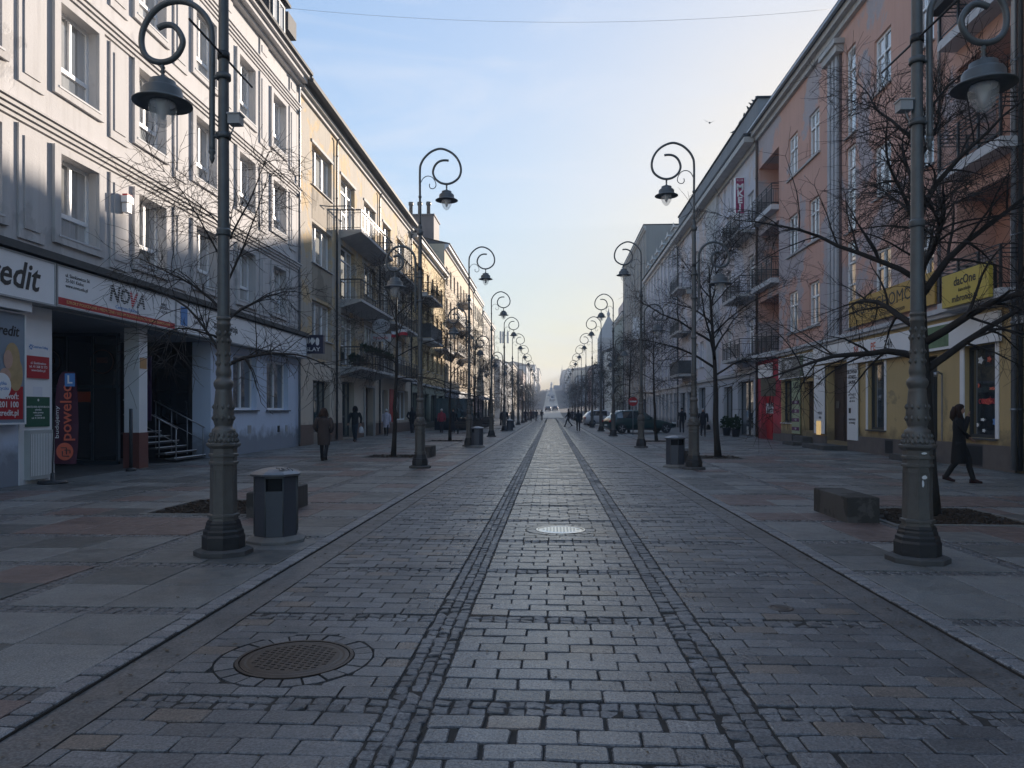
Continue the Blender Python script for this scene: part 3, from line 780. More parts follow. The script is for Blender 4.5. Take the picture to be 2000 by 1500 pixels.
mb = MB(); mb.fbox(-1,19.7,20.04,-.003,.006,2.75,3.05); mb.build('notice', plain('tan_notice', (.5,.28,.12), .6, .1, 5), B1)
# glazed entrance wall facing up the street
g = MB(); y = 20.9
for i, (xa, xb) in enumerate(((-15.3,-14.1),(-14.05,-13.3),(-13.25,-12.55))):
    g.box(xa,xb,y,y+.02,2.35,3.8); g.box(xa,xb,y,y+.02,.15,2.25)
g.build('entrance_glazing', M['shopglass'], B1)
g = MB()
for x in (-15.35,-14.1,-13.3,-12.55): g.box(x-.01,x+.05,y-.05,y+.06,.04,3.84)
for z in (.04,2.25,3.76): g.box(-15.3,-12.5,y-.045,y+.055,z,z+.1)
g.box(-13.36,-13.24,y-.07,y-.05,.95,1.25)
g.build('entrance_frame', plain('slate_frame', (.07,.09,.11), .5, .1, 5), B1)
g = MB(); g.box(-12.5,-11.72,21.2,21.23,1.3,3.2); g.build('poster_panel', plain('purple_panel', (.05,.02,.09), .5, .2, 2), B1)
g = MB()
for cx in (-14.55,-13.0): g.lathe([(0,.34),(.004,.34),(.004,.3)], (0,0), 24, cap=False, sm=False)
ring = MB()
for cx in (-14.6,-13.0):
    pts = [(cx+.34*math.cos(a*pi/12), y-.03, 3.02+.34*math.sin(a*pi/12)) for a in range(25)]; ring.tube(pts, .014, 4, cap=False)
    ring.box(cx-.16,cx+.16,y-.035,y-.02,2.98,3.14)
ring.build('door_emblem', plain('faded_emblem', (.16,.08,.07), .6, .1, 5), B1)
g = MB(); g.box(-14.05,-13.35,y-.03,y-.01,1.85,2.15); g.build('door_notice', M['coral'], B1)
# side glazing reflecting the lit row opposite
g = MB(); g.box(-13.0,-11.95,23.86,23.9,1.15,3.0); g.build('side_window', M['shopglass'], B1)
# steps with pale nosings
for i in range(6):
    g = MB(); x0 = -11.35-.3*i; g.box(x0-.32,x0,21.9,23.86,.1+.155*i,.15+.155*i); g.build('step', M['darkconcrete'], B1)
    g = MB(); g.box(x0-.03,x0+.015,21.9,23.86,.153+.155*i,.175+.155*i); g.build('step_nosing', M['signwhite'], B1)
for yy in (21.95,23.7):
    g = MB()
    p0, p1 = (-11.3,yy,1.05),(-13.0,yy,1.93); g.tube([p0,p1],.022,8); g.tube([(-11.3,yy,.6),(-13.0,yy,1.48)],.014,6)
    for k in range(4): x = -11.35-.53*k; g.tube([(x,yy,.1+.08*k*1.1),(x,yy,1.08+.275*k)],.02,6)
    g.build('handrail', M['zinc'], B1)
# pier, boxes and vents
trim(B1, -1, 'pilaster_strip', M['signwhite'], [(15.06,16.08,.004,.03,0,3.86)])
trim(B1, -1, 'utility_box', plain('pale_meter_cabinet', (.4,.42,.42), .6, .15, 4), [(15.2,15.98,.03,.16,.12,1.18)])
trim(B1, -1, 'utility_ribs', M['white'], [(15.24+.05*i,15.255+.05*i,.161,.168,.2,1.1) for i in range(15)])
trim(B1, -1, 'vent', M['greyframe'], [(26.9,27.2,.003,.02,.75,1.05)]); trim(B1, -1, 'vent', M['dark'], [(29.9,30.12,.003,.02,.72,.98)]); trim(B1, -1, 'vent', M['greyframe'], [(30.8,31.02,.003,.02,.72,.98)])
trim(B1, -1, 'ledge', M['darkconcrete'], [(-12,32.43,.004,.5,4.86,5.02),(-12,32.43,.004,.3,4.8,4.858)])
drainpipe(B1, -1, 32.28, .1, 16.2)
al = MB(); al.fbox(-1,18.62,18.92,.11,.28,7.0,7.16); al.fbox(-1,18.66,18.88,.11,.25,6.75,6.98); al.build('alarm_box', M['signwhite'], B1)
al = MB(); al.fbox(-1,18.66,18.88,.12,.26,7.16,7.22); al.build('alarm_light', M['redink'], B1)

def board(name, label, cat, sd, u0, u1, o0, o1, z0, z1, mat, frame=None, group=None):
    t = thing(name, label, cat, P(sd,(u0+u1)/2,o0,z0), group)
    mb = MB(); mb.fbox(sd,u0,u1,o0,o1,z0,z1); mb.build('panel', mat, t)
    if frame:
        e = .035; f = MB()
        for a in ((u0-e,u1+e,z0-e,z0),(u0-e,u1+e,z1,z1+e),(u0-e,u0,z0,z1),(u1,u1+e,z0,z1)): f.fbox(sd,a[0],a[1],o0,o1+.015,a[2],a[3])
        f.build('frame', frame, t)
    return t
# signs on the pale building
t = board('sign', 'long white fascia sign ending in edit over the poster window', 'sign', -1, 9.2, 15.6, .05, .42, 3.9, 4.78, M['signwhite'], M['greyframe'])
text(t, 'kredit', .78, P(-1,15.08,.425,4.34), -1, 'ink', .012, .95, .25, align='RIGHT')
t = board('sign', 'white school banner with striped NOVA letters and a red strip beneath', 'sign', -1, 15.72, 20.8, .05, .41, 3.92, 4.78, M['signwhite'], M['greyframe'])
mb = MB(); mb.fbox(-1,15.74,20.78,.411,.416,3.94,4.1); mb.build('red_strip', M['red'], t)
text(t, 'ul. Sienkiewicza 56\n25-501 Kielce\nwww.nova.edu.pl', .115, P(-1,15.98,.414,4.5), -1, 'ink', align='LEFT')
text(t, 'NO', .52, P(-1,18.05,.414,4.47), -1, 'ink', .016, 1.05, .2); text(t, 'V', .52, P(-1,18.62,.414,4.44), -1, 'redink', .02, 1.05, .2); text(t, 'A', .52, P(-1,19.02,.414,4.45), -1, 'ink', .016, 1.05, .2)
st = MB()
for k in range(7): st.fbox(-1,17.6,19.25,.4165,.418,4.27+.06*k,4.283+.06*k)
st.build('letter_stripes', M['signwhite'], t)
text(t, 'Centrum Edukacji', .12, P(-1,18.4,.414,4.18), -1, 'blueink', 0, 1.2)
text(t, 'SZKOŁY POLICEALNE / MEDYCZNE / LICEUM DLA DOROSŁYCH / KURSY ZAWODOWE', .095, P(-1,18.26,.419,4.02), -1, 'yellowink', .0, 1.22)
text(t, 'KURSY\nSZKOŁY\nLICEUM', .1, P(-1,20.2,.414,4.45), -1, 'ink', 0)
t = board('sign', 'white fascia sign reading szkoła behind the bare tree', 'sign', -1, 20.9, 32.3, .05, .4, 3.92, 4.78, M['signwhite'], M['greyframe'])
text(t, 'szkoła Twoja', .34, P(-1,23.3,.404,4.36), -1, 'ink', .006, align='LEFT'); text(t, 'Akademia\nEdukacji', .15, P(-1,22.2,.404,4.36), -1, 'ink', 0)
mb = MB(); mb.fbox(-1,21.15,21.55,.401,.405,4.1,4.65); mb.build('emblem', M['blueink'], t)
# poster lightbox: plain stand-in portrait
t = board('poster_lightbox', 'advertising lightbox with blonde woman poster and red lower third', 'poster', -1, 12.9, 14.98, .02, .2, 1.35, 3.6, plain('poster_blue_grey', (.22,.27,.33), .4, .2, 1.2), M['white'])
mb = MB(); mb.fbox(-1,12.95,14.93,.201,.204,1.42,2.1); mb.build('poster_base', M['red'], t)
def disc(mb, sd, u, z, ru, rz, o, n=20):
    mb.poly([P(sd,u+ru*math.cos(2*pi*i/n),o,z+rz*math.sin(2*pi*i/n)) for i in range(n)])
mb = MB(); disc(mb,-1,14.62,2.66,.22,.33,.206); disc(mb,-1,14.72,2.35,.2,.35,.2065); mb.build('printed_hair', plain('print_blonde', (.42,.3,.15), .5, .3, 6), t)
mb = MB(); disc(mb,-1,14.5,2.64,.13,.19,.209); disc(mb,-1,14.42,2.3,.16,.16,.2085); mb.build('printed_face', plain('print_skin', (.5,.32,.25), .5, .15, 6), t)
mb = MB(); disc(mb,-1,14.32,2.1,.26,.26,.212); mb.build('printed_badge', M['signwhite'], t)
text(t, 'kredit', .3, P(-1,14.8,.206,3.22), -1, 'ink', .004, 1, .2, align='RIGHT'); text(t, 'Zadzwoń:\n41 201 100\nwww.kredit.pl', .17, P(-1,14.8,.208,1.72), -1, 'whiteink', .003, align='RIGHT')
text(t, 'szybka\npożyczka', .1, P(-1,14.32,.2135,2.1), -1, 'blueink')
t = board('awning_box', 'white slanted canopy box above the blonde woman poster', 'canopy', -1, 12.6, 15.0, .02, .35, 3.66, 3.86, M['signwhite'])
t = board('plaque', 'white and red plaque high on the white pier beside the arcade', 'sign', -1, 15.24, 15.95, .03, .055, 2.3, 3.12, M['signwhite'])
mb = MB(); mb.fbox(-1,15.24,15.95,.0555,.058,2.3,2.78); mb.build('red_half', M['red'], t)
text(t, 'Centrum Usług', .08, P(-1,15.66,.0575,2.98), -1, 'blueink'); text(t, 'ul. Sienkiewicza\ntel. 41 368 22 772\nwww.kielce.pl', .078, P(-1,15.6,.0605,2.55), -1, 'whiteink')
mb = MB()
for a in range(6): mb.tube([P(-1,15.37+.06*math.cos(a),.058,2.97+.06*math.sin(a)),P(-1,15.37+.03*math.cos(a+1),.058,2.97+.03*math.sin(a+1))],.008,4)
mb.build('emblem', M['blueink'], t)
t = board('notice_sheet', 'small white paper sheet taped on the pier between two plaques', 'paper', -1, 15.48, 15.76, .03, .034, 1.82, 2.12, plain('paper', (.7,.72,.78), .7, .05, 4))
t = board('plaque', 'dark green plaque with white lines low on the pier', 'sign', -1, 15.22, 15.97, .03, .055, 1.25, 1.9, M['green'])
text(t, 'KANCELARIA ADWOKACKA\nadwokat\nradca prawny\nnotariusz\ntel. 41 344 00 00', .06, P(-1,15.6,.0575,1.56), -1, 'whiteink')
mb = MB(); disc(mb,-1,15.6,1.83,.03,.03,.0575,8); mb.build('emblem', M['whiteink'], t)
# feather flag
fl = thing('feather_flag', 'dark red feather flag lettered powelec on a black base', 'flag', (-10.72,15.55,PZ))
px, py = -10.75, 15.5
mb = MB(); pts = [(px,py,PZ+.05),(px,py,.4),(px+.03,py,1.4),(px+.1,py,2.1),(px+.2,py,2.42)]; mb.tube(pts,[.02,.018,.014,.01,.008],6); mb.lathe([(PZ,.3),(PZ+.06,.28),(PZ+.08,.05),(PZ+.22,.04),(PZ+.24,.02)],(px,py),16); mb.build('pole', M['iron'], fl)
mb = MB(); n = 10
prof = [(.45,.015,.53),(.8,.02,.56),(1.3,.03,.56),(1.8,.07,.55),(2.1,.1,.54),(2.35,.17,.53),(2.44,.25,.5)]
for (z0,a0,b0),(z1,a1,b1) in zip(prof, prof[1:]):
    for k in range(4):
        w = lambda a,b_,t: a+(b_-a)*t
        bend = lambda t,z: .03*math.sin(t*5+z*2)
        c = [(px+w(a0,b0,k/4),py+bend(k/4,z0),z0),(px+w(a0,b0,(k+1)/4),py+bend((k+1)/4,z0),z0),(px+w(a1,b1,(k+1)/4),py+bend((k+1)/4,z1),z1),(px+w(a1,b1,k/4),py+bend(k/4,z1),z1)]
        mb.quad(*c, sm=True)
mb.build('flag_cloth', plain('maroon_flag_cloth', (.075,.018,.04), .7, .2, 5), fl)
mb = MB(); mb.poly([(px+.3+.19*math.cos(2*pi*i/24),py-.045,.72+.19*math.sin(2*pi*i/24)) for i in range(24)]); mb.build('logo_disc', M['coral'], fl)
mb = MB()
for a, b_, c in (((.22,.8),(.34,.8),(.34,.66)),((.25,.73),(.25,.62),(.4,.62)),((.3,.75),(.42,.75),(.42,.68))): mb.tube([(px+p[0],py-.05,p[1]) for p in (a,b_,c)],.012,4)
mb.build('logo_mark', M['darkframe'], fl)
vtext(fl, 'powelec', .36, (px+.34,py-.05,1.55), 'coral', 0, pi/2, sx=1, bold=.004); vtext(fl, 'budujemy', .12, (px+.13,py-.048,1.35), 'whiteink', 0, pi/2, sx=1.5)
mb = MB(); mb.box(px+.31,px+.53,py-.06,py-.052,2.12,2.4); mb.build('flag_badge', M['blueink'], fl); text(fl, 'L', .24, (px+.42,py-.064,2.26), 0, 'whiteink', .006)
# ------------------------------------------------------------------ weathered tan house (left, second)
mt2 = stucco('weathered_tan_render', (.43,.39,.335), (.54,.41,.25), .55, .5, .6, crack=True)
mt2b = stucco('cream_ground_floor', (.6,.53,.44), None, streak=.2)
mt2p = stucco('rough_grey_tan_panel', (.33,.29,.235), (.24,.21,.17), .8, .5, .4)
B2 = thing('building', 'weathered tan house with peeling render, concrete balconies and a greenery-hung railing', 'building', (LX, 32.46, 0))
y0, y1 = 32.46, 59.0
wins, ops = [], []
for z0, z1 in ((5.05,6.85),(8.6,10.5),(12.25,14.2)):
    for a, b_, k in ((34.3,37.45,'T'),(44.0,46.9,'T'),(53.6,56.2,'T')): wins.append((a,b_,z0,z1,k))
    zd = z0-.95
    for a, b_ in ((39.1,41.9),(49.0,51.4)): wins.append((a,b_,zd,z1,'B'))
for a, b_, c, d, k in wins: ops.append((a,b_,c,d,.3))
gnd = [(34.45,37.15,.55,3.05,'T-darkframe-tealglass'),(39.35,41.8,.12,3.2,'B-darkframe-tealglass'),(44.0,46.3,.02,3.0,'door'),(48.9,50.6,.7,3.0,'S-greyframe-shopglass'),(53.2,57.8,.9,3.1,'T-white-shopglass')]
for g in gnd: ops.append((*g[:4], .45))
mb = MB(); facade(mb,-1,y0,y1,3.95,16.35,[o for o in ops if o[2] > 3.5],.3)
for y in (y0,y1): mb.quad(P(-1,y,0,0),P(-1,y,-12,0),P(-1,y,-12,16.35),P(-1,y,0,16.35))
mb.build('wall', mt2, B2)
mb = MB(); facade(mb,-1,y0,y1,0,3.95,[o for o in ops if o[2] < 3.5],.45); mb.build('ground_floor_wall', mt2b, B2)
trims(B2,-1,'inset_panel',mt2p,[(34.3,37.45,.003,.012,a,b_) for a,b_ in ((7.0,8.5),(10.65,12.1),(4.1,4.9))]+[(44.0,46.9,.003,.012,a,b_) for a,b_ in ((7.0,8.5),(10.65,12.1))])
trims(B2,-1,'window_head',M['slab'],[(a-.12,b_+.12,.003,.06,d+.003,d+.14) for a,b_,c,d,k in wins if d > 14])
trims(B2,-1,'plinth',plain('brown_plinth_tile',(.16,.11,.09),.7,.2,4,0,.4),[(32.5,34.4,.003,.05,0,.95),(37.2,39.3,.003,.05,0,.95),(41.85,43.95,.003,.05,0,.9),(46.35,48.85,.003,.05,0,.8),(50.65,58.9,.003,.05,0,.7)])
for a, b_, c, d, k in wins:
    window(B2,-1,(a+b_)/2,c,b_-a,d-c,k+('-white' if k == 'T' else '-white'),.26, sill='slab' if k == 'T' else None)
for a, b_, c, d, k in gnd:
    if k != 'door': window(B2,-1,(a+b_)/2,c,b_-a,d-c,k,.35, name='window' if a != 39.35 else 'shop_door')
trim(B2,-1,'door',M['door'],[(44.0,46.3,-.44,-.36,.0,3.0),(45.1,45.16,-.36,-.33,.1,2.9)]); trim(B2,-1,'doorway_frame',M['slab'],[(43.85,43.99,.003,.12,0,3.14),(46.31,46.45,.003,.12,0,3.14),(43.99,46.31,.003,.12,3.003,3.14)])
trim(B2,-1,'cornice',M['slab'],[(y0,y1,.003,.12,15.75,15.95),(y0,y1,.003,.28,15.95,16.1)])
trim(B2,-1,'eaves',M['roofdark'],[(y0-.02,y1,-12,.62,16.36,16.46),(y0-.02,y1,.45,.68,16.2,16.355)])
drainpipe(B2,-1,38.05,.1,15.7,mat='darkframe'); drainpipe(B2,-1,47.75,.1,15.7,mat='darkframe'); drainpipe(B2,-1,58.7,.1,15.7,mat='darkframe')
for z in (11.25,7.55,3.95):
    b = balcony(B2,-1,39.0,46.9,z,1.15,'bars',1.05,slabm='slab',th=.14)
    if z == 3.95:
        g = MB()
        for _ in range(620):
            s_ = random.random(); y = 39+s_*8
            c = P(-1,y,1.12+random.uniform(-.12,.14),5.0+random.uniform(-.22,.16)); g.obox((c[0],c[1]),random.uniform(.02,.06),.008,c[2],c[2]+random.uniform(.01,.1),random.uniform(0,pi))
        g.build('fir_garland', M['fir'], None, kind='stuff').parent = b
        g = MB()
        for _ in range(260):
            y = random.uniform(39.2,41.5); c = P(-1,y,random.uniform(.3,.9),4.05+random.uniform(0,.55)); g.obox((c[0],c[1]),random.uniform(.03,.1),.01,c[2],c[2]+random.uniform(.02,.15),random.uniform(0,pi))
        g.build('potted_greens', M['fir'], None, kind='stuff').parent = b
for z in (11.05,7.45,3.95): balcony(B2,-1,48.2,57.0,z,1.05,'bars' if z > 11 else 'iron',1.1,th=.14)
mb = MB()
for p in ((P(-1,36.9,.02,11.9),P(-1,37.4,.9,12.05),P(-1,38.3,1.0,12.1)),(P(-1,34.6,.02,3.8),P(-1,34.6,.5,3.9),P(-1,34.6,.5,3.7)),(P(-1,43.1,.02,3.5),P(-1,43.1,.4,3.6),P(-1,43.1,.4,3.4))): mb.tube(p,.03,5)
mb.build('wall_bracket', M['iron'], B2)
t = thing('sign', 'dark navy projecting sign with white leaf emblem, lettered SLAY', 'sign', (-10.7,32.75,4.15))
mb = MB(); mb.box(-11.18,-10.15,32.62,32.9,4.15,4.98); mb.build('panel', M['navy'], t)
text(t,'SLAY',.24,(-10.6,32.612,4.33),0,'whiteink',.004,1.2)
mb = MB()
for k in range(5):
    x = -10.98+.1*k+.1; mb.poly([(x+.16*math.cos(a)*(1+.2*(k==4))*.45+.02*k,32.615,4.72+.14*math.sin(a)-.02*k*(a>pi)) for a in [2*pi*i/10 for i in range(10)]]) if k%2==0 else mb.poly([(x-.04,32.613,4.56),(x+.08,32.613,4.7),(x,32.613,4.88),(x+.02,32.613,4.7)])
mb.build('emblem', M['whiteink'], t)
t = thing('sign', 'pale round-topped shop sign hanging above the greenery balcony', 'sign', P(-1,42.5,1.2,5.6))
mb = MB(); o_ = 1.25
c = P(-1,43,o_,6.55); mb.rings([[(c[0]+.52*math.cos(2*pi*i/20),c[1],c[2]+.42*math.sin(2*pi*i/20)) for i in range(20)],[(c[0]+.52*math.cos(2*pi*i/20),c[1]+.08,c[2]+.42*math.sin(2*pi*i/20)) for i in range(20)]],sm=False)
mb.box(c[0]-.6,c[0]+.6,c[1],c[1]+.08,5.65,6.1); mb.build('panel', plain('faded_sign', (.45,.45,.47), .6, .15, 4), t)
text(t,'SALON',.3,(c[0],c[1]-.01,6.7),0,'ink'); text(t,'fryzjerski',.24,(c[0],c[1]-.01,5.87),0,'redink')
mb = MB(); mb.tube([(c[0]-.3,c[1]-.01,6.35),(c[0]+.35,c[1]-.01,6.6)],.03,4); mb.tube([(LX,c[1]+.04,6.9),(c[0]+.3,c[1]+.04,6.95)],.025,5); mb.build('bracket', M['iron'], t)
fg = thing('flag', 'small white and red flag on a short slanting pole over the balcony', 'flag', P(-1,45,1.2,5.4))
mb = MB(); a_ = P(-1,45,1.1,5.3); mb.tube([a_,(a_[0]+.85,45,6.6)],.018,5); mb.build('pole', M['iron'], fg)
for nm, mt, dz in (('white_band','whiteink',.17),('red_band','redink',-.02)):
    mb = MB()
    for k in range(6):
        f = lambda t: (a_[0]+.35+.2*t*5, 45+.06*math.sin(t*9), 6.12+dz+.12*t-.05*math.sin(t*7))
        p, q_ = f(k/6), f((k+1)/6); mb.quad(p,q_,(q_[0],q_[1],q_[2]+.18),(p[0],p[1],p[2]+.18),sm=True)
    mb.build(nm, M[mt], fg)
t = board('poster', 'red shop poster strip beside the ground-floor doorway of the tan house', 'poster', -1, 51.0, 52.6, .02, .06, .8, 3.1, M['red'])

# ------------------------------------------------------------------ generic street house
def house(label, sd, y0, y1, h, mat, wcols, rows, ww=1.3, style='D-white', gmat=None, gh=3.9, gopen=None, gstyle='S-darkframe-shopglass', roof='flat', corn='slab', balc=(), bk='iron', cw=None, depth=.2, back=12, z0=0, sill='slab', attic=None, doors=(), pil=None, pilmat=None, simple=False, eave=.35):
    t = thing('building', label, 'building', P(sd,y0,0,z0))
    ops = [(c-ww/2,c+ww/2,a+z0,b_+z0,depth+.06) for c in wcols for a, b_ in rows]
    gops = []
    if gopen is None:
        n = max(1, int((y1-y0)/4.2)); st = (y1-y0)/n
        gopen = [(y0+st*(i+.14), y0+st*(i+.86), .5 if i%3 else .1, 3.1) for i in range(n)]
    gops = [(a,b_,c+z0,d+z0,.35) for a,b_,c,d in gopen]
    mb = MB(); facade(mb,sd,y0,y1,gh+z0,h+z0,ops,depth+.06)
    for y in (y0,y1): mb.quad(P(sd,y,0,z0-1),P(sd,y,-back,z0-1),P(sd,y,-back,h+z0),P(sd,y,0,h+z0))
    mb.quad(P(sd,y0,-back,z0-1),P(sd,y1,-back,z0-1),P(sd,y1,-back,h+z0),P(sd,y0,-back,h+z0)); mb.build('wall', mat, t)
    mb = MB(); facade(mb,sd,y0,y1,z0-1,gh+z0,gops,.35); mb.build('ground_floor_wall', gmat or mat, t)
    rf = MB()
    if roof == 'flat': rf.fbox(sd,y0,y1,-back,eave,h+z0+.005,h+z0+.16)
    else:
        rf.quad(P(sd,y0,eave+.1,h+z0+.05),P(sd,y1,eave+.1,h+z0+.05),P(sd,y1,-back/2,h+z0+roof),P(sd,y0,-back/2,h+z0+roof)); rf.quad(P(sd,y0,-back,h+z0+.05),P(sd,y1,-back,h+z0+.05),P(sd,y1,-back/2,h+z0+roof),P(sd,y0,-back/2,h+z0+roof))
        rf.fbox(sd,y0,y1,.0,eave+.1,h+z0-.02,h+z0+.04)
        for y in (y0,y1): rf.poly([P(sd,y,0,h+z0),P(sd,y,-back,h+z0),P(sd,y,-back/2,h+z0+roof)])
    rf.build('roof', M['roofdark'], t)
    trim(t,sd,'cornice',M[corn],[(y0,y1,.003,.16,h+z0-.6,h+z0-.35),(y0,y1,.003,eave-.03,h+z0-.35,h+z0-.03)])
    trim(t,sd,'ledge',M[corn],[(y0,y1,.003,.14,gh+z0-.12,gh+z0+.06)])
    for c in wcols:
        for a, b_ in rows: window(t,sd,c,a+z0,ww,b_-a,style,depth,sill=None if simple else sill)
    for i,(a,b_,c,d) in enumerate(gopen): window(t,sd,(a+b_)/2,c+z0,b_-a,d-c,gstyle,.28,name='shop_window')
    if pil:
        trims(t,sd,'pilaster',pilmat or M[corn],[(p-cw/2,p+cw/2,.003,.14,gh+z0+.07,h+z0-.61) for p in pil])
    for (a,b_,z,o) in balc: balcony(t,sd,a,b_,z+z0,o,bk,1.05,th=.16)
    drainpipe(t,sd,y1-.25,z0+.1,h+z0-.5,mat='darkframe')
    return t
def rng(a, b_, n): return [a+(b_-a)*(i+.5)/n for i in range(n)]
R5 = [(5.2,7.0),(8.7,10.6),(12.2,14.1)]
mt3 = stucco('ochre_yellow_render', (.54,.41,.22), (.42,.34,.22), .3, .6, .3)
B3 = house('ochre yellow house with a steep dark roof between tan and tall beige houses', -1, 59.04, 77.7, 15.9, mt3, rng(60.2,77,6), [(5.2,7.0),(8.8,10.7),(12.2,14.0)], 1.25, 'D-brownframe', stucco('worn_green_grey_shopfront', (.28,.3,.24)), roof=3.0, corn='slabwhite', balc=[(61.8,68.5,11.3,1.2),(71.0,76.8,7.6,1.1)], eave=.55)
balcony(B3,-1,61.8,68.5,7.7,1.2,'panel',1.2)
mt4 = stucco('beige_render', (.50,.41,.30), (.42,.35,.27), .3, .62, .3)
B4 = house('long tall beige house with chimney pots beyond the ochre house', -1, 77.74, 106.5, 19.2, mt4, rng(78,106,9), [(4.9,6.7),(8.4,10.3),(11.8,13.7),(15.2,17.1)], 1.3, 'D-brownframe', stucco('grey_shopfront', (.34,.36,.4)), roof=1.6, corn='slabwhite', balc=[(79.2,86.5,11.4,1.3),(79.2,86.5,7.9,1.3),(90,96,14.8,1.1),(90,96,11.4,1.1),(90,96,7.9,1.1)], eave=.5)
mb = MB(); mb.fbox(-1,78.2,82,-9,-1.2,19.3,22.3); mb.fbox(-1,78.0,82.2,-9.1,-1.1,22.3,22.45); mb.build('chimney_block', plain('dark_brick', (.1,.085,.09), .85, .3, 4, 0, .5), B4)
for i in range(3):
    mb = MB(); c = P(-1,79+.0*i,-1.9-.95*i,0); mb.lathe([(22.45,.2),(23.6,.19),(23.62,.27),(23.95,.27),(23.97,.1)],c[:2],10); mb.build('chimney_pot', M['poleblack'], B4)
mt5 = stucco('pale_cream_render', (.52,.47,.38), None, streak=.3)
B5 = house('cream house with dark window bands next after the beige house', -1, 106.54, 121, 19.0, mt5, rng(106.8,120.8,6), [(4.9,6.8),(8.3,10.4),(11.8,13.9),(15.2,17.2)], 1.45, 'S-brownframe', stucco('pinkish_shopfront', (.4,.3,.3)), corn='slab', balc=[(108,113,11.3,1.1),(115,119.5,7.9,1.1)])
B6 = house('cream house at the corner of the crossing, last of the sunlit row', -1, 121.04, 146, 17.8, stucco('cream_render_two', (.5,.46,.4), (.4,.37,.33), .3, .6), rng(121.5,145.5,8), [(4.8,6.6),(8.2,10.1),(11.5,13.4),(14.6,16.3)], 1.3, 'D-greyframe', corn='slab', balc=[(126,132,8.0,1.0)])
# ------------------------------------------------------------------ right: house beside the viewer
mr0 = stucco('brown_orange_render', (.42,.26,.19), None, streak=.3)
A0 = house('dark orange house with a zinc drainpipe at the right edge of the view', 1, -12, 19.41, 17.6, mr0, rng(-12,19,10), [(5.2,7.2),(9.0,11.0),(12.8,14.8)], 1.3, 'D-white', stucco('dark_ochre_shopfront', (.3,.24,.14)), gopen=[(-8,-5,.5,3.2),(-2,2,.5,3.2),(5,8,.5,3.2),(11,14,.1,3.2),(16.4,18.6,.6,3.2)])  # ground floor in a darker ochre than the next house
drainpipe(A0,1,19.38,.1,17.2,.12,.075)
# ------------------------------------------------------------------ right: brick-red rendered house with ochre shopfronts
mr1 = stucco('brick_red_render', (.6,.37,.3), (.46,.41,.42), .23, .505, .3, dirt=(.6,.58,.58))
mr1g = stucco('ochre_ground_floor', (.52,.39,.2), (.38,.3,.17), .5, .6, .25)
mr1d = stucco('deep_orange_loggia', (.5,.28,.21), None, streak=.15)
A1 = thing('building', 'brick-red rendered house with loggia balconies, ochre ground floor and many shop signs', 'building', P(1,19.4,0,0))
y0, y1, H1 = 19.42, 43.06, 17.55
rows = [(5.45,7.4),(9.25,11.15),(13.05,15.05)]
wins = []
for a, b_ in rows:
    for c, w in ((24.1,1.1),(27.12,1.35),(34.0,1.3),(36.9,1.35)): wins.append((c-w/2,c+w/2,a,b_))
    wins.append((29.45,30.4,a-.6,b_+.9))
log = []
for z in (4.7,8.5,12.3): log += [(19.6,22.25,z,z+3.0,1.1),(39.15,42.85,z,z+3.0,1.1)]
mb = MB(); facade(mb,1,y0,y1,4.5,H1,[(*w,.2) for w in wins]+log,.2)
for y in (y0,y1): mb.quad(P(1,y,0,0),P(1,y,-12,0),P(1,y,-12,H1),P(1,y,0,H1))
mb.build('wall', mr1, A1)
for c, w in ((24.1,1.1),(27.12,1.35),(34.0,1.3),(36.9,1.35)):
    for a, b_ in rows: window(A1,1,c,a,w,b_-a,'D-white',.14,sill='slab')
for a, b_ in rows: window(A1,1,29.92,a-.6,.95,b_-a+1.5,'N-white',.14,sill='slab')
for z in (4.7,8.5,12.3):
    for u0,u1 in ((19.6,22.25),(39.15,42.85)):
        mb = MB(); wd = (u0+.3, u0+2.0) if u0 < 30 else (u0+.6,u0+2.3)
        facade(mb,1,u0,u1,z,z+3.0,[(*wd,z+.05,z+2.45)],.12,out=-1.1)
        mb.build('loggia_back_wall', mr1d, A1)
for z in (4.7,8.5,12.3):
    for u0,u1 in ((19.6,22.25),(39.15,42.85)):
        wd = (u0+.3, u0+2.0) if u0 < 30 else (u0+.6,u0+2.3)
        window(A1,1,sum(wd)/2,z+.05,1.7,2.4,'B-white',.06,out=-1.1,name='balcony_door')
        balcony(A1,1,u0-(.35 if u0 < 30 else .03),u1+.02,z,.55 if u0 < 30 else .42,'net' if u0 < 30 else 'iron',1.1,o0=-1.08,slabm='slabwhite',th=.26)
# upper window boxes of dry plants on the topmost near loggia
g = MB()
for _ in range(300):
    c = P(1,random.uniform(19.6,22.2),random.uniform(.35,.75),13.3+random.random()*.5); g.obox(c[:2],random.uniform(.03,.12),.008,c[2],c[2]+random.uniform(.02,.25),random.uniform(0,pi))
g.build('dry_plants', M['twig'], A1, kind='stuff')
trim(A1,1,'window_box',M['darkconcrete'],[(19.6,22.2,.55,.85,13.05,13.3)])
fins = [(30.8,30.92),(31.13,31.27),(31.53,31.67),(31.95,32.05)]
trims(A1,1,'dark_pilaster',plain('dark_brown_stone',(.13,.1,.1),.7,.4,3,0,.5),[(a,b_,.003,.08,4.6,16.1) for a,b_ in fins[::1]])
trims(A1,1,'pale_pilaster',plain('flaking_white_paint',(.42,.42,.44),.8,.3,2,0,.5),[(30.925,31.125,.003,.17,4.6,16.1),(31.275,31.525,.003,.17,4.6,16.1),(31.675,31.945,.003,.17,4.6,16.1)]); trim(A1,1,'pilaster_cap',M['slab'],[(30.6,32.2,.003,.32,16.1,16.4),(30.5,32.3,.003,.42,16.4,16.6)])
trims(A1,1,'long_sill',M['slab'],[(33.2,37.7,.003,.1,a-.12,a-.05) for a,b_ in rows])
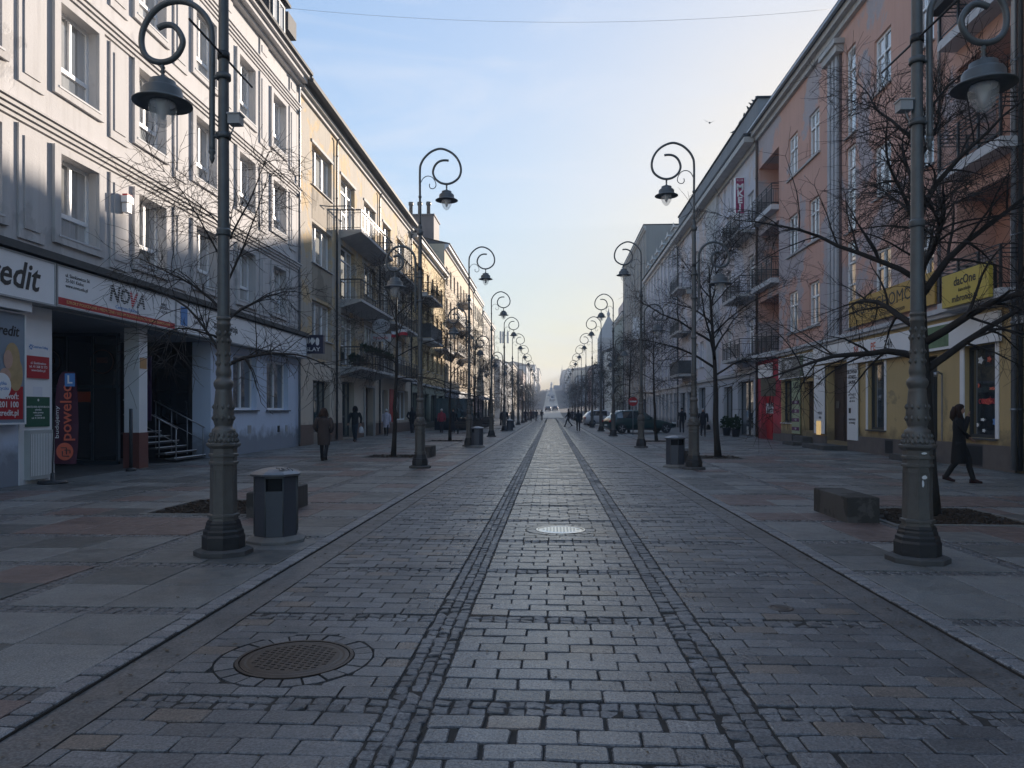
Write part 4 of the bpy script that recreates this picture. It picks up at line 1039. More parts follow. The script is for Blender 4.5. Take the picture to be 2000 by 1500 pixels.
trim(A1,1,'cornice',M['slab'],[(y0,y1,.003,.18,16.95,17.2),(y0,y1,.003,.4,17.2,17.5)]); trim(A1,1,'eaves',M['roofdark'],[(y0,y1,-12,.6,17.56,17.63)]); trim(A1,1,'gutter',M['zinc'],[(y0,y1,.48,.62,17.44,17.555)])
drainpipe(A1,1,42.95,.1,17.0,.1,.07,'brownframe'); drainpipe(A1,1,23.05,4.9,17.0,.1,.05)
# ground floor
gops = [(20.36,21.83,.85,3.4),(23.35,24.6,.3,3.3),(26.93,28.3,.9,3.35),(30.15,32.4,.34,3.5),(34.05,35.5,.68,2.95),(37.0,38.6,1.0,3.1),(40.1,42.4,.05,3.35)]
red = stucco('red_shopfront_paint', (.5,.07,.09), (.25,.06,.06), .6, .6, .2)
mb = MB(); facade(mb,1,y0,38.78,0,4.5,[(*g,.22 if g[2] > .8 else .4) for g in gops if g[0] < 38.7],.4); mb.build('ground_floor_wall', mr1g, A1)
mb = MB(); facade(mb,1,38.78,y1,0,4.5,[(*gops[-1],.3)],.3); mb.build('red_ground_floor_wall', red, A1)
trims(A1,1,'plinth',plain('stained_plinth',(.13,.11,.1),.85,.35,3,0,.6),[(19.45,23.3,.003,.06,0,.68),(24.65,30.1,.003,.06,0,.62),(32.45,34.0,.003,.06,0,.5),(35.55,38.75,.003,.06,0,.45),(38.8,40.05,.003,.05,0,.4)])
trim(A1,1,'ledge',M['slabwhite'],[(19.5,43.0,.003,.24,4.5,4.64),(19.5,43.0,.003,.15,4.38,4.498)])
trims(A1,1,'window_surround',M['signwhite'],[(20.2,20.35,.003,.03,.85,3.42),(21.84,22.05,.003,.03,.85,3.42),(26.78,26.92,.003,.03,.9,3.38),(28.31,28.45,.003,.03,.9,3.38),(24.61,24.75,.003,.03,.3,3.3)])
window(A1,1,21.1,.85,1.47,2.55,'P-darkframe-shopglass',.17,sill='darkconcrete',name='shop_window'); window(A1,1,27.61,.9,1.37,2.45,'P-darkframe-shopglass',.17,sill='darkconcrete',name='shop_window')
window(A1,1,37.8,1.0,1.6,2.1,'S-darkframe-shopglass',.2,sill='slabwhite',name='shop_window')
for g, m_, nm in (((23.35,24.6,.3,3.3),M['darkframe'],'door'),((30.15,32.4,.34,3.5),M['door'],'door'),((34.05,35.5,.68,2.95),M['door'],'door'),((40.1,42.4,.05,3.35),M['red'],'red_door')):
    o_ = MB(); a,b_,c,d = g; o_.fbox(1,a,b_,-.36,-.3,c,d); o_.fbox(1,(a+b_)/2-.03,(a+b_)/2+.03,-.3,-.27,c,d*.8)
    for u in (a+.12,(a+b_)/2+.1):
        o_.fbox(1,u,u+(b_-a)/2-.25,-.3,-.28,c+.2,c+1.0); o_.fbox(1,u,u+(b_-a)/2-.25,-.3,-.28,c+1.2,d-.6)
    o_.build(nm, m_, A1)
o_ = MB(); o_.fbox(1,31.75,32.1,-.27,-.25,1.7,2.0); o_.build('letter_slot', M['bronze'], A1)
trims(A1,1,'vent',M['dark'],[(26.2,26.75,.061,.065,.12,.55),(25.3,25.4,.061,.065,.2,.3),(20.9,21.7,.061,.065,.1,.62),(36.4,36.9,.061,.065,.05,.42)])
trims(A1,1,'vent_frame',M['iron'],[(26.15,26.8,.003,.0605,.08,.6),(20.85,21.75,.003,.0605,.06,.66)])
for i,(a,b_,o_,z) in enumerate(((34.0,35.6,.9,.18),(34.1,35.5,.45,.42),(30.1,32.6,1.0,.2),(23.3,24.8,.8,.2),(23.4,24.7,.4,.3))): trim(A1,1,'step',M['darkconcrete'],[(a,b_,.06,o_,.0,z)])
trim(A1,1,'conduit',M['zinc'],[(22.9,22.94,.061,.1,.7,2.7)]); 
cm = MB(); cm.tube([P(1,22.92,.08,2.7),P(1,22.92,.2,2.76),P(1,22.85,.3,2.7)],.03,6); cm.lathe([(2.62,.0),(2.62,.06),(2.74,.06),(2.76,0)],P(1,22.85,.3,0)[:2],8); cm.build('camera_bracket', M['zinc'], A1)
# signs on the brick-red house
t = board('sign', 'deep yellow box sign ending in dombronos.pl standing on the lower balcony', 'sign', 1, 19.5, 21.75, .57, .68, 4.5, 5.4, M['yellow'])
text(t,'dacOne',.34,P(1,20.6,.685,5.14),1,'ink',.006); text(t,'kancelaria',.15,P(1,20.6,.685,4.9),1,'ink'); text(t,'mibronos.pl',.26,P(1,20.6,.685,4.67),1,'ink',.004)
t = board('banner', 'long ochre banner with thin dark letters hung below the first-floor windows', 'banner', 1, 23.2, 29.7, .1, .16, 4.85, 5.85, M['orange'])
text(t,'NIERUCHOMOŚCI',.62,P(1,26.4,.165,5.42),1,'ink',0,1.15); text(t,'kupno  sprzedaż  wynajem',.24,P(1,26.4,.165,5.02),1,'ink')
fascia = board('sign', 'very long white fascia panel over the ochre shop windows', 'sign', 1, 20.0, 29.9, .06, .16, 3.42, 4.22, M['signwhite'])
for u, s_, c in ((28.9,'NC',"coral"),(27.5,'PE','coral'),(26.3,'24h','ink'),(24.2,'FOTO','ink')): text(fascia,s_,.42,P(1,u,.165,3.9),1,c,.006)
text(fascia,'PIZZA  KEBAB  SUSHI',.2,P(1,27.4,.165,3.56),1,'ink')
mb = MB(); mb.fbox(1,22.4,23.6,.162,.166,3.5,4.15); mb.build('printed_photo', plain('printed_green_photo',(.12,.2,.1),.6,.8,3,0,0), fascia)
t = board('sign', 'white brick-pattern fascia with handwritten script over the brown portal', 'sign', 1, 30.0, 33.8, .06, .12, 3.62, 4.35, M['signwhite'])
text(t,'na sportowo',.36,P(1,31.9,.125,3.98),1,'ink',0,.9,.2)
t = board('sign', 'grey and green fascia lettered SIGIL between white end panels', 'sign', 1, 34.0, 38.6, .06, .16, 3.2, 4.2, plain('grey_sign',(.2,.19,.17),.6,.2,2), M['white'])
text(t,'SIGIL',.6,P(1,37.0,.165,3.82),1,'whiteink',.01); mb = MB(); mb.fbox(1,34.95,35.4,.162,.168,3.22,4.18); mb.build('green_band', M['green'], t); mb = MB(); mb.fbox(1,34.02,34.94,.162,.168,3.22,4.18); mb.build('white_band', M['whiteink'], t); mb = MB(); mb.fbox(1,38.2,38.58,.162,.168,3.22,4.18); mb.build('white_band', M['whiteink'], t)
t = board('sign', 'tall narrow white board with black print left of the ochre window', 'sign', 1, 29.05, 30.02, .06, .1, .45, 3.4, M['signwhite'])
text(t,'SIŁOWNIA\nFITNESS\nSAUNA',.2,P(1,29.53,.104,2.9),1,'ink',.004); text(t,'pon - pt 8-22\nsob 9-18\nndz 10-16',.13,P(1,29.53,.104,2.1),1,'ink'); text(t,'zapraszamy\nna trening',.14,P(1,29.53,.104,1.2),1,'ink')
mb = MB(); mb.fbox(1,29.65,29.85,.101,.105,1.5,1.7); mb.build('black_square', M['ink'], t)
t = board('sign', 'tall white board by the brown portal with a small lit yellow case below', 'sign', 1, 32.5, 33.75, .06, .09, .6, 3.55, M['signwhite'])
text(t,'bar\nmleczny',.22,P(1,33.1,.094,2.9),1,'ink'); text(t,'MENU\ndnia',.18,P(1,33.0,.094,1.4),1,'ink')
mb = MB(); mb.fbox(1,32.9,33.35,.09,.13,.55,1.15); mb.build('lit_case', plain('warm_lit_case',(.9,.6,.25),.5,.1,3,emit=.1), t)
t = board('poster', 'vertical strip of green and purple price boards beside the brown door', 'poster', 1, 35.65, 36.8, .06, .1, .5, 3.15, plain('pale_green_print',(.35,.4,.25),.6,.15,3))
for k in range(4):
    mb = MB(); z = .65+.42*k; mb.fbox(1,35.7,36.75,.101,.106,z,z+.17); mb.build('purple_band', plain('plum_print',(.12,.02,.1),.6,.1,3) if k == 0 else bpy.data.materials['plum_print'], t)
    text(t,('9,99','4,50','7,20','LODY')[k],.14,P(1,36.2,.108,z+.085),1,'whiteink')
text(t,'NEZ',.42,P(1,36.2,.104,2.8),1,'ink')
t = board('sign', 'white panel above the red tattoo doorway', 'sign', 1, 40.0, 42.6, .06, .12, 3.42, 4.15, M['signwhite'])
t = board('sign', 'punk tattoo sign of black letters on white across the red door', 'sign', 1, 40.15, 42.3, -.26, -.24, 1.45, 2.0, M['signwhite'])
text(t,'PUNK\nTATTOO',.3,P(1,41.2,-.236,1.73),1,'ink',.012,1.3)
t = thing('bracket_sign', 'weathered olive hanging board beside the red doorway', 'sign', P(1,39.4,.3,2.5))
mb = MB(); mb.fbox(1,39.35,39.42,.1,.85,2.35,3.3); mb.build('panel', plain('olive_board',(.16,.14,.1),.7,.25,4), t)
# shop window stickers
t = thing('window_sticker', 'scatter of coloured stickers on the big shop window behind the woman in black', 'stickers', P(1,21.1,-.2,1))
for u,z,ru,rz,c in ((21.3,3.0,.16,.12,'whiteink'),(20.9,3.0,.12,.1,'coral'),(20.75,2.2,.2,.05,'coral'),(21.0,1.85,.3,.1,'coral'),(21.4,2.3,.06,.08,'coral'),(21.2,1.35,.14,.05,'whiteink'),(21.45,1.2,.07,.07,'whiteink'),(21.15,1.05,.1,.06,'whiteink'),(20.65,1.3,.12,.12,'blueink')):
    mb = MB(); mb.poly([P(1,u+ru*math.cos(a)*(1 if i%2 else .55),-.136,z+rz*math.sin(a)*(1 if i%2 else .7)) for i,a in enumerate([2*pi*k/10 for k in range(10)])]); mb.build('sticker', M[c], t)
text(t,'OBNIŻKI',.2,P(1,21.0,-.132,1.85),1,'redink',.004)
# ------------------------------------------------------------------ right: lilac grey house with pink sign
ma2 = stucco('lilac_grey_render', (.58,.57,.62), (.6,.52,.5), .25, .5, .3)
A2 = house('lilac-grey house with tall blank attic, curved balconies and the pink vertical sign', 1, 43.1, 69.5, 17.3, ma2, [44.6,50.0,58.8,61.0,67.2], [(5.0,7.0),(8.7,10.8),(12.4,14.5)], 1.35, 'D-white', stucco('pale_grey_shopfront', (.48,.5,.54)), gopen=[(44,47.6,.05,3.4),(49,51.5,.6,3.2),(53,55,.1,3.2),(57.5,60,.1,3.4),(62.5,65,.1,3.2),(66,68.5,.5,3.2)], corn='slab', balc=[(43.4,47.6,12.05,1.0),(43.4,47.6,8.35,1.0),(43.4,47.6,4.7,1.0),(63.2,67.8,12.05,1.1),(63.2,67.8,8.35,1.1)], eave=.8)
balcony(A2,1,63.2,67.8,4.7,1.1,'panel',1.1)
trim(A2,1,'attic',stucco('attic_grey_render',(.24,.25,.27),None,streak=.6),[(43.1,69.4,-11,-.004,17.47,19.45)]); trim(A2,1,'attic_cap',M['roofdark'],[(43.0,69.5,-11.2,.08,19.45,19.55)])  # attic's far end lengthened so its shadow covers more of the opposite front
trims(A2,1,'fluted_pilaster',M['slabwhite'],[(53.0+.42*i,53.25+.42*i,.003,.2,4.0,16.7) for i in range(8)])
trims(A2,1,'arched_head',ma2,[(48.9,49.2,.003,.1,14.6,16.6),(51,51.3,.003,.1,14.6,16.6)])
t = thing('sign', 'vertical crimson projecting sign with white letters MKEJ', 'sign', P(1,46,0,13.7))
mb = MB(); mb.box(11.28,11.78,46.0,46.25,13.65,15.8); mb.build('panel', plain('crimson_panel',(.3,.03,.1),.45,.1,3), t)
mb = MB()
for a in ((11.24,11.28,13.6,15.85),(11.78,11.8,13.6,15.85)): mb.box(a[0],a[1],45.99,46.26,a[2],a[3])
mb.box(11.28,11.78,45.99,46.26,15.8,15.85); mb.box(11.28,11.78,45.99,46.26,13.6,13.65); mb.build('frame', M['white'], t)
for i, c in enumerate('MKEJ'): text(t,c,.5,(11.53,45.99,15.25-.41*i),0,'whiteink',.02,1.15)
text(t,'KLUB',.16,(11.53,45.99,15.66),0,'whiteink'); text(t,'bar',.18,(11.53,45.99,13.78),0,'whiteink')
t = thing('banner', 'crumpled white banner tied below the pink vertical sign', 'banner', P(1,47.6,1,12.2))
mb = MB()
for k in range(5):
    f = lambda v: (10.78+.2*v, 47.66+.0*v-.1*math.sin(v*2), 0)
    p,q_ = f(k),f(k+1); mb.quad((p[0],p[1],12.1-.05*k),(q_[0],q_[1],12.1-.05*(k+1)),(q_[0],q_[1],13.2+.03*k),(p[0],p[1],13.2),sm=True)
mb.build('cloth', M['whiteink'], t)
# ------------------------------------------------------------------ right: further houses
A3 = house('pale lilac palace-like house with white pilasters and rooftop lucarnes', 1, 69.54, 92.8, 17.7, stucco('pale_lilac_render',(.5,.5,.57),None,streak=.3), rng(70,92.4,9), [(5.0,7.0),(8.7,11.0),(12.4,14.9)], 1.3, 'D-white', stucco('white_shopfront',(.5,.5,.52)), gopen=[(70.4+2.5*i,72.1+2.5*i,.1,3.3) for i in range(9)], gstyle='P-greyframe-shopglass', corn='slabwhite', pil=[70+22.4*i/9 for i in range(10)], cw=.42, pilmat=M['slabwhite'], eave=.5, roof=2.2)  # pitched roof added to raise the shadow line on the opposite row
for i in range(6):
    y = 71.6+3.7*i; mb = MB(); mb.fbox(1,y-.8,y+.8,-1.2,.1,17.87,18.9); mb.fbox(1,y-.95,y+.95,-1.3,.25,18.9,19.05)
    mb.poly([P(1,y-.9,.15,19.05),P(1,y+.9,.15,19.05),P(1,y,.15,19.6)]); mb.fbox(1,y+1.3,y+2.4,-.2,.1,17.87,18.4); mb.build('lucarne', M['slabwhite'], A3)
    window(A3,1,y,18.0,.8,.8,'S-greyframe',-.11,.0)
A4 = house('tall plain grey block rising above the lilac house', 1, 92.84, 121, 24.6, stucco('plain_grey_render',(.3,.29,.28),None,streak=.5), rng(93,121,8), [(4.9,6.7),(8.3,10.2),(11.8,13.7),(15.2,17.1),(18.7,20.6)], 1.2, 'S-white', stucco('grey_shopfront_two',(.35,.36,.38)), corn='slab', pil=rng(92.9,121,8), cw=.0+.01)
t = board('billboard', 'small blank bright white panel jutting from the tall grey block', 'sign', 1, 93.4, 93.55, .1, 1.6, 10.6, 13.3, M['signwhite'])
A5 = house('greenish grey house with terraced roofline after the tall grey block', 1, 121.04, 141, 17.6, stucco('green_grey_render',(.3,.33,.31),None,streak=.3), rng(121.3,140.8,7), [(4.9,6.8),(8.4,10.4),(11.8,13.8)], 1.4, 'S-white', corn='slabwhite', balc=[(125,131,11.2,1.1),(125,131,7.7,1.1)])
trim(A5,1,'attic',ma2,[(121.1,132,-10,-.1,17.77,19.6)])
# ------------------------------------------------------------------ far houses
fm = [stucco('far_tan',(.42,.37,.3),None,streak=.2,dirty_base=False), stucco('far_grey',(.32,.33,.35),None,streak=.2,dirty_base=False), stucco('far_white',(.5,.5,.5),None,streak=.2,dirty_base=False), stucco('far_rose',(.38,.29,.27),None,streak=.2,dirty_base=False)]
FR = [(4.8,6.6),(8.0,9.9)]
def far(label, sd, y0, y1, h, mi, out=0, floors=3, roof='flat'):
    rows = [(1.4+3.3*k,3.2+3.3*k) for k in range(1, floors)]
    t = thing('building', label, 'building', P(sd,y0,out,ramp_z(y0))); z = ramp_z(y0)
    n = max(2, int((y1-y0)/3.4)); cs_ = rng(y0+.6,y1-.6,n); mb = MB()
    ops = [(c-.65,c+.65,z+a,z+b_,.2) for c in cs_ for a,b_ in rows]; facade(mb,sd,y0,y1,z-1,z+h,ops,.2,out=out)
    for y in (y0,y1): mb.quad(P(sd,y,out,z-1),P(sd,y,-12,z-1),P(sd,y,-12,z+h),P(sd,y,out,z+h))
    mb.build('wall', fm[mi], t)
    rf = MB(); rf.fbox(sd,y0,y1,-12,out+.3,z+h+.01,z+h+.25)
    if roof != 'flat':
        rf.quad(P(sd,y0,out+.4,z+h+.2),P(sd,y1,out+.4,z+h+.2),P(sd,y1,-6,z+h+roof),P(sd,y0,-6,z+h+roof)); rf.poly([P(sd,y0,out,z+h),P(sd,y0,-12,z+h),P(sd,y0,-6,z+h+roof)])
    rf.build('roof', M['roofdark'], t)
    for c in cs_:
        for a,b_ in rows:
            fr, pn = win_mesh(1.3,1.8,'P-white' if mi%2 else 'P-brownframe'); w = link('window', pn, t, loc=P(sd,c,out-.15,z+a), rz=0 if sd < 0 else pi)
    mb = MB()
    for c in cs_: mb.fbox(sd,c-.8,c+.8,out+.003,out+.02,z+.4,z+3.0)
    mb.build('shopfront', M['shopglass'], t)
    return t
FARL = [(163,190,12.5,1,0,3,'flat'),(190.3,215,13.5,2,0,4,2.0),(215.3,248,14.5,0,0,4,'flat'),(248.3,285,13,3,1.5,4,2.5),(285.3,330,15,1,1.8,4,'flat'),(330.3,385,15.5,0,2.2,4,2.2),(385.3,450,16.5,2,3.0,4,'flat'),(450.3,540,15,0,4,4,2)]
FARR = [(163,184,14.5,2,0,4,2.2),(184.3,210,12.5,1,0,3,'flat'),(210.3,240,13.5,3,0,4,2.0),(300,340,11,1,1.0,3,'flat'),(340.3,395,13.5,0,1.5,4,2.2),(395.3,460,14.5,2,3.0,4,'flat'),(460.3,545,14,1,4,4,2)]
names = {0:'tan',1:'grey',2:'whitish',3:'rose'}
ordn = ['first','second','third','fourth','fifth','sixth','seventh','eighth']
for i, a in enumerate(FARL): far(f'hazy {names[a[3]]} distant house, {ordn[i]} beyond the crossing on the statue\'s left', -1, *a[:5], floors=a[5], roof=a[6])
for i, a in enumerate(FARR): far(f'hazy {names[a[3]]} distant house, {ordn[i]} beyond the crossing on the statue\'s right', 1, *a[:5], floors=a[5], roof=a[6])
# gabled turret on the right, church spire, mast, hill
t = thing('turret', 'hazy gabled roof turret with finial behind the bare trees', 'tower', (12.5,170,0))
mb = MB(); mb.box(10.8,15.5,168,173,0,18.0); mb.rings([[(10.8,168,18),(15.5,168,18),(15.5,173,18),(10.8,173,18)],[(11.4,169,20),(14.9,169,20),(14.9,172,20),(11.4,172,20)],[(12.9,170.2,23),(13.4,170.2,23),(13.4,170.8,23),(12.9,170.8,23)]],sm=False); mb.lathe([(23,.25),(23.8,.4),(24.3,.1),(25.2,.03)],(13.15,170.5),8); mb.build('turret_body', fm[1], t)
t = thing('church', 'faint pointed church spire far down the street', 'church', (9,600,20))
mb = MB(); mb.box(2,16,600,606,8,22); mb.build('nave', fm[1], t)
mb = MB(); mb.rings([[(9+r*math.cos(a),603+r*math.sin(a),z) for a in [pi/4+pi/2*k for k in range(4)]] for z,r in ((14,2.6),(26,2.6),(26.2,2.9),(36,.2),(39,.05))],sm=False); mb.build('spire', M['roofdark'], t)
t = thing('mast', 'slim antenna mast with box aerials above the far roofs', 'antenna mast', (-11.0,176,12.7))
mb = MB(); mb.tube([(-11,176,12),(-11,176,21)],.12,6); mb.tube([(-12,176,19.5),(-10,176,19.5)],.06,5); mb.build('pole', M['poleblack'], t)
for x in (-11.9,-11.3,-10.2):
    mb = MB(); mb.box(x-.25,x+.25,175.7,176,17.6,20.4); mb.build('aerial', M['greyframe'], t)
hb = MB(); n = 40
hz_ = lambda i: 18+9*math.sin(i*.16+.8)+3*math.sin(i*.7)
for i in range(n):
    x0, x1 = -260+520*i/n, -260+520*(i+1)/n
    hb.quad((x0,600,6),(x1,600,6),(x1,720,hz_(i+1)),(x0,720,hz_(i)),sm=True); hb.quad((x0,720,hz_(i)),(x1,720,hz_(i+1)),(x1,860,4),(x0,860,4),sm=True)
struct('hill', hb, plain('winter_hillside',(.06,.065,.05),.95,.4,.05))
wb = MB()
for _ in range(4200):
    x = random.uniform(-120,120); y = random.uniform(590,715); i = (x+260)/520*n
    z = 6+(hz_(i)-6)*(y-600)/120 if y > 600 else 6
    r_ = random.uniform(1.2,3.2); h_ = random.uniform(4,9)
    for k in range(2): wb.obox((x+random.uniform(-2,2),y),r_*random.uniform(.3,.8),.6,z+h_*.25*k,z+h_*(.55+.4*k)*random.uniform(.7,1.1),random.uniform(0,pi),taper=.35)
wd = wb.build('treeline', M['twig'], None, kind='stuff', label='bluish mass of winter trees closing the far end of the street')
# ------------------------------------------------------------------ street lamps
def smooth(pts, n=5):
    pts = [Vector(p) for p in pts]; out = []
    for i in range(len(pts)-1):
        p0, p1, p2, p3 = pts[max(i-1,0)], pts[i], pts[i+1], pts[min(i+2,len(pts)-1)]
        for k in range(n):
            t = k/n; out.append(.5*((2*p1)+(p2-p0)*t+(2*p0-5*p1+4*p2-p3)*t*t+(3*p1-p0-3*p2+p3)*t*t*t))
    out.append(pts[-1]); return out
def make_lamp(near=True):
    """local frame: +x towards the carriageway, high arm; lower arm towards the houses"""
    t = thing('street_lamp', 'x', 'street lamp', (0,0,0), 'ornate scroll lamps along both pavements', local=True)
    n8 = pi/8
    mb = MB(); mb.lathe([(0,.31),(.05,.31),(.07,.27),(.07,.0)], n=8, sm=False, rot=n8); mb.build('plinth', M['darkconcrete'], t)
    mb = MB(); mb.lathe([(.07,0.2250),(.2,0.2250),(.225,0.2115),(.26,0.2115),(.28,0.1935),(.31,0.1890),(.33,0.1800),(.35,0.1800),(.375,0.1665)], n=8, sm=False, rot=n8, cap=False); mb.build('foot', M['poleblack'], t)
    mb = MB()
    mb.lathe([(.375,0.1566),(.41,0.1514),(.415,0.1690),(.44,0.1690),(.45,0.1452),(.985,0.1364),(.99,0.1540),(1.015,0.1540),(1.025,0.1408),(1.07,0.1408),(1.075,0.1566),(1.1,0.1566),(1.11,0.1426),(1.16,0.1408),(1.175,0.1584),(1.195,0.1804),(1.215,0.1804),(1.225,0.1628),(1.24,0.1452)], n=8, sm=False, rot=n8)
    mb.build('pedestal', M['bronze'], t)
    mb = MB()    # raised door and blank panels on the pedestal
    for k in range(8):
        a = k*pi/4; r = .139*math.cos(n8); c, s_ = math.cos(a), math.sin(a)
        for (h0,h1,w0,w1,pr) in ((.52,.535,-.042,.042,.005),(.925,.94,-.042,.042,.005),(.535,.925,-.042,-.034,.005),(.535,.925,.034,.042,.005)):
            q_ = [(r+pr-.0,w0),(r+pr,w1),(r-.01,w1),(r-.01,w0)]
            mb.rings([[(x*c-y*s_,x*s_+y*c,h) for x,y in q_] for h in (h0,h1)], sm=False)
    mb.build('pedestal_panel', M['bronze'], t)
    mb = MB()
    mb.lathe([(1.24,0.1440),(1.26,0.1467),(1.3,0.1368),(1.35,0.1260),(1.37,0.1242),(1.385,0.0990),(1.41,0.0918),(1.425,0.0972),(1.45,0.1044),(1.5,0.1107),(1.56,0.1098),(1.62,0.1044),(1.7,0.0945),(1.77,0.0882),(1.79,0.0882),(1.8,0.0828),(1.82,0.0900),(1.85,0.1044),(1.88,0.1062),(1.905,0.0945),(1.92,0.0792),(1.95,0.0738),(1.97,0.0810),(2.0,0.0828),(2.03,0.0765),(2.05,0.0720),(2.5,0.0666),(2.51,0.0756),(2.53,0.0774),(2.545,0.0684),(2.57,0.0684),(2.575,0.0747),(2.6,0.0747),(2.61,0.0630)], n=20)
    for z, r, m_ in ((1.31,.135,16),(1.25,.146,20),(1.5,.108,10),(1.62,.104,10),(2.2,.068,7),(2.35,.0675,7),(2.1,.07,7),(2.43,.0675,7)):   # cast leaf ornament
        for k in range(m_):
            a = 2*pi*(k+.5*(int(z*20)%2))/m_; x, y = r*math.cos(a), r*math.sin(a); e = .022
            mb.rings([[(x+e*q*math.cos(b),y+e*q*math.sin(b),z-.035+w) for b in [0,pi/2,pi,3*pi/2]] for w,q in ((0,.2),(.03,1),(.06,.15))], sm=True)
    mb.build('ornamental_shaft', M['bronze'], t)
    mb = MB(); mb.lathe([(2.61,.066),(3.55,.063)], n=24, flute=.1, cap=False); mb.lathe([(3.55,.061),(6.42,.052)], n=24, flute=.08, cap=False)
    mb.build('fluted_shaft', M['polegrey'], t)
    mb = MB()
    for z in (3.5,): mb.lathe([(z,.07),(z+.015,.08),(z+.04,.072),(z+.055,.08),(z+.08,.068)], n=16)
    mb.lathe([(6.4,.058),(6.43,.08),(6.5,.088),(6.54,.06),(6.58,.05),(6.62,.06),(6.68,.05),(6.7,.033)], n=16)
    mb.lathe([(7.42,.03),(7.44,.045),(7.48,.045),(7.5,.03)], n=10)
    for z in (4.6,5.25): mb.tube([(-.05,0,z),(-.12,0,z)], .022, 6); mb.lathe([(z-.03,.078),(z+.03,.078)], n=16)
    mb.build('collar', M['polegrey'], t)
    def arm(name, path, r, small):
        a = MB(); a.tube(smooth(path, 5), r, 10)
        if small: a.tube(smooth(small, 5), .012, 6)
        return a.build(name, M['polegrey'], t)
    hi = [(0,0,6.68),(0,0,7.5),(0,0,8.2),(.045,0,8.4),(.15,0,8.56),(.33,0,8.71),(.565,0,8.78),(.8,0,8.71),(.98,0,8.57),(1.09,0,8.39),(1.13,0,8.2),(1.1,0,8.04),(1.02,0,7.93),(.88,0,7.84),(.735,0,7.81),(.58,0,7.84),(.45,0,7.93),(.38,0,8.04),(.36,0,8.16),(.41,0,8.31),(.5,0,8.41),(.61,0,8.455),(.72,0,8.46),(.79,0,8.45)]
    arm('upper_arm', hi, .031, [(.02,0,7.85),(.09,0,7.97),(.2,0,8.03),(.33,0,8.0),(.42,0,7.88),(.44,0,7.76),(.38,0,7.69),(.3,0,7.69),(.26,0,7.75),(.27,0,7.82)])
    lo = [(-.13,0,4.42),(-.13,0,5.0),(-.13,0,5.68),(-.17,0,5.87),(-.28,0,6.01),(-.4,0,6.08),(-.55,0,6.1),(-.7,0,6.06),(-.83,0,5.95),(-.91,0,5.8),(-.93,0,5.66),(-.9,0,5.54),(-.82,0,5.46),(-.7,0,5.43),(-.58,0,5.46),(-.5,0,5.54),(-.46,0,5.65),(-.5,0,5.76),(-.57,0,5.83),(-.66,0,5.84),(-.74,0,5.81)]
    arm('lower_arm', lo, .033, None)
    mb = MB(); mb.lathe([(4.3,.005),(4.33,.02),(4.36,.03),(4.39,.02),(4.42,.04),(4.45,.034)], (-.13,0), 10); mb.build('arm_finial', M['polegrey'], t)
    for (x, z) in ((.735,7.785),(-.69,5.4)):
        mb = MB(); mb.lathe([(z,.018),(z-.03,.03),(z-.05,.015),(z-.08,.028),(z-.1,.014),(z-.13,.03),(z-.16,.05)], (x,0), 10)
        mb.lathe([(z-.155,.04),(z-.165,.1),(z-.18,.135),(z-.235,.14),(z-.25,.15),(z-.26,.19),(z-.285,.205),(z-.36,.21),(z-.385,.225),(z-.415,.3),(z-.425,.312),(z-.435,.31),(z-.425,.2),(z-.41,.14)], (x,0), 28)
        ln = mb.build('lantern', M['polegrey'], t); ln['local'] = 1
        mb = MB(); mb.lathe([(z-.42,.148),(z-.47,.15),(z-.53,.138),(z-.6,.11),(z-.66,.07),(z-.69,.035),(z-.7,.0)], (x,0), 20, cap=False); mb.build('glass_bowl', M['lampglass'], ln)
        mb = MB(); mb.lathe([(z-.415,.13),(z-.44,.13),(z-.45,.06),(z-.5,.05),(z-.6,.02)], (x,0), 10); mb.build('bulb_holder', M['signwhite'], ln)
    mb = MB(); mb.tube([(0,-.78,5.48),(0,.78,5.48)], .012, 6); mb.lathe([(5.44,.066),(5.52,.066)], n=14); mb.build('banner_bar', M['poleblack'], t)
    mb = MB(); mb.box(.07,.2,-.06,.06,4.72,4.82); mb.box(.06,.21,-.07,.07,4.82,4.835); mb.tube([(.12,0,4.72),(.1,0,4.66),(.07,0,4.6)],.008,5); mb.build('control_box', M['greyframe'], t)
    return t
lamp0 = make_lamp()
for sd in (-1, 1):
    for k in range(13):
        y = 8.0 + 12.3*k + (0 if sd < 0 else (-.0, -.1, -.7, 1.2)[min(k,3)] if k < 4 else 0)
        x = -3.6 if sd < 0 else 3.84
        side = 'left' if sd < 0 else 'right'
        lab = {(-1,0):'nearest scroll lamp, bronze-footed, beside the octagonal bin in front of the pale building', (1,0):'nearest scroll lamp beside the stone bench in front of the ochre shops', (-1,1):'scroll lamp in front of the bench stump and slim tree by the tan house', (1,1):'scroll lamp standing against the grey litter bin with the open slot'}.get((sd,k), f'{("", "", "third","fourth","fifth","sixth","seventh","eighth","ninth","tenth","eleventh","twelfth","thirteenth")[k]} scroll lamp from the viewer in the {side} row')
        if sd < 0 and k == 0: o = lamp0; o.location = (x, y, PZ); o['label'] = lab
        else: o = dup(lamp0, (x, y, PZ), 0 if sd < 0 else pi, lab); o.rotation_euler.z += random.uniform(-.04,.04); o.rotation_euler.x = random.uniform(-.004,.004)
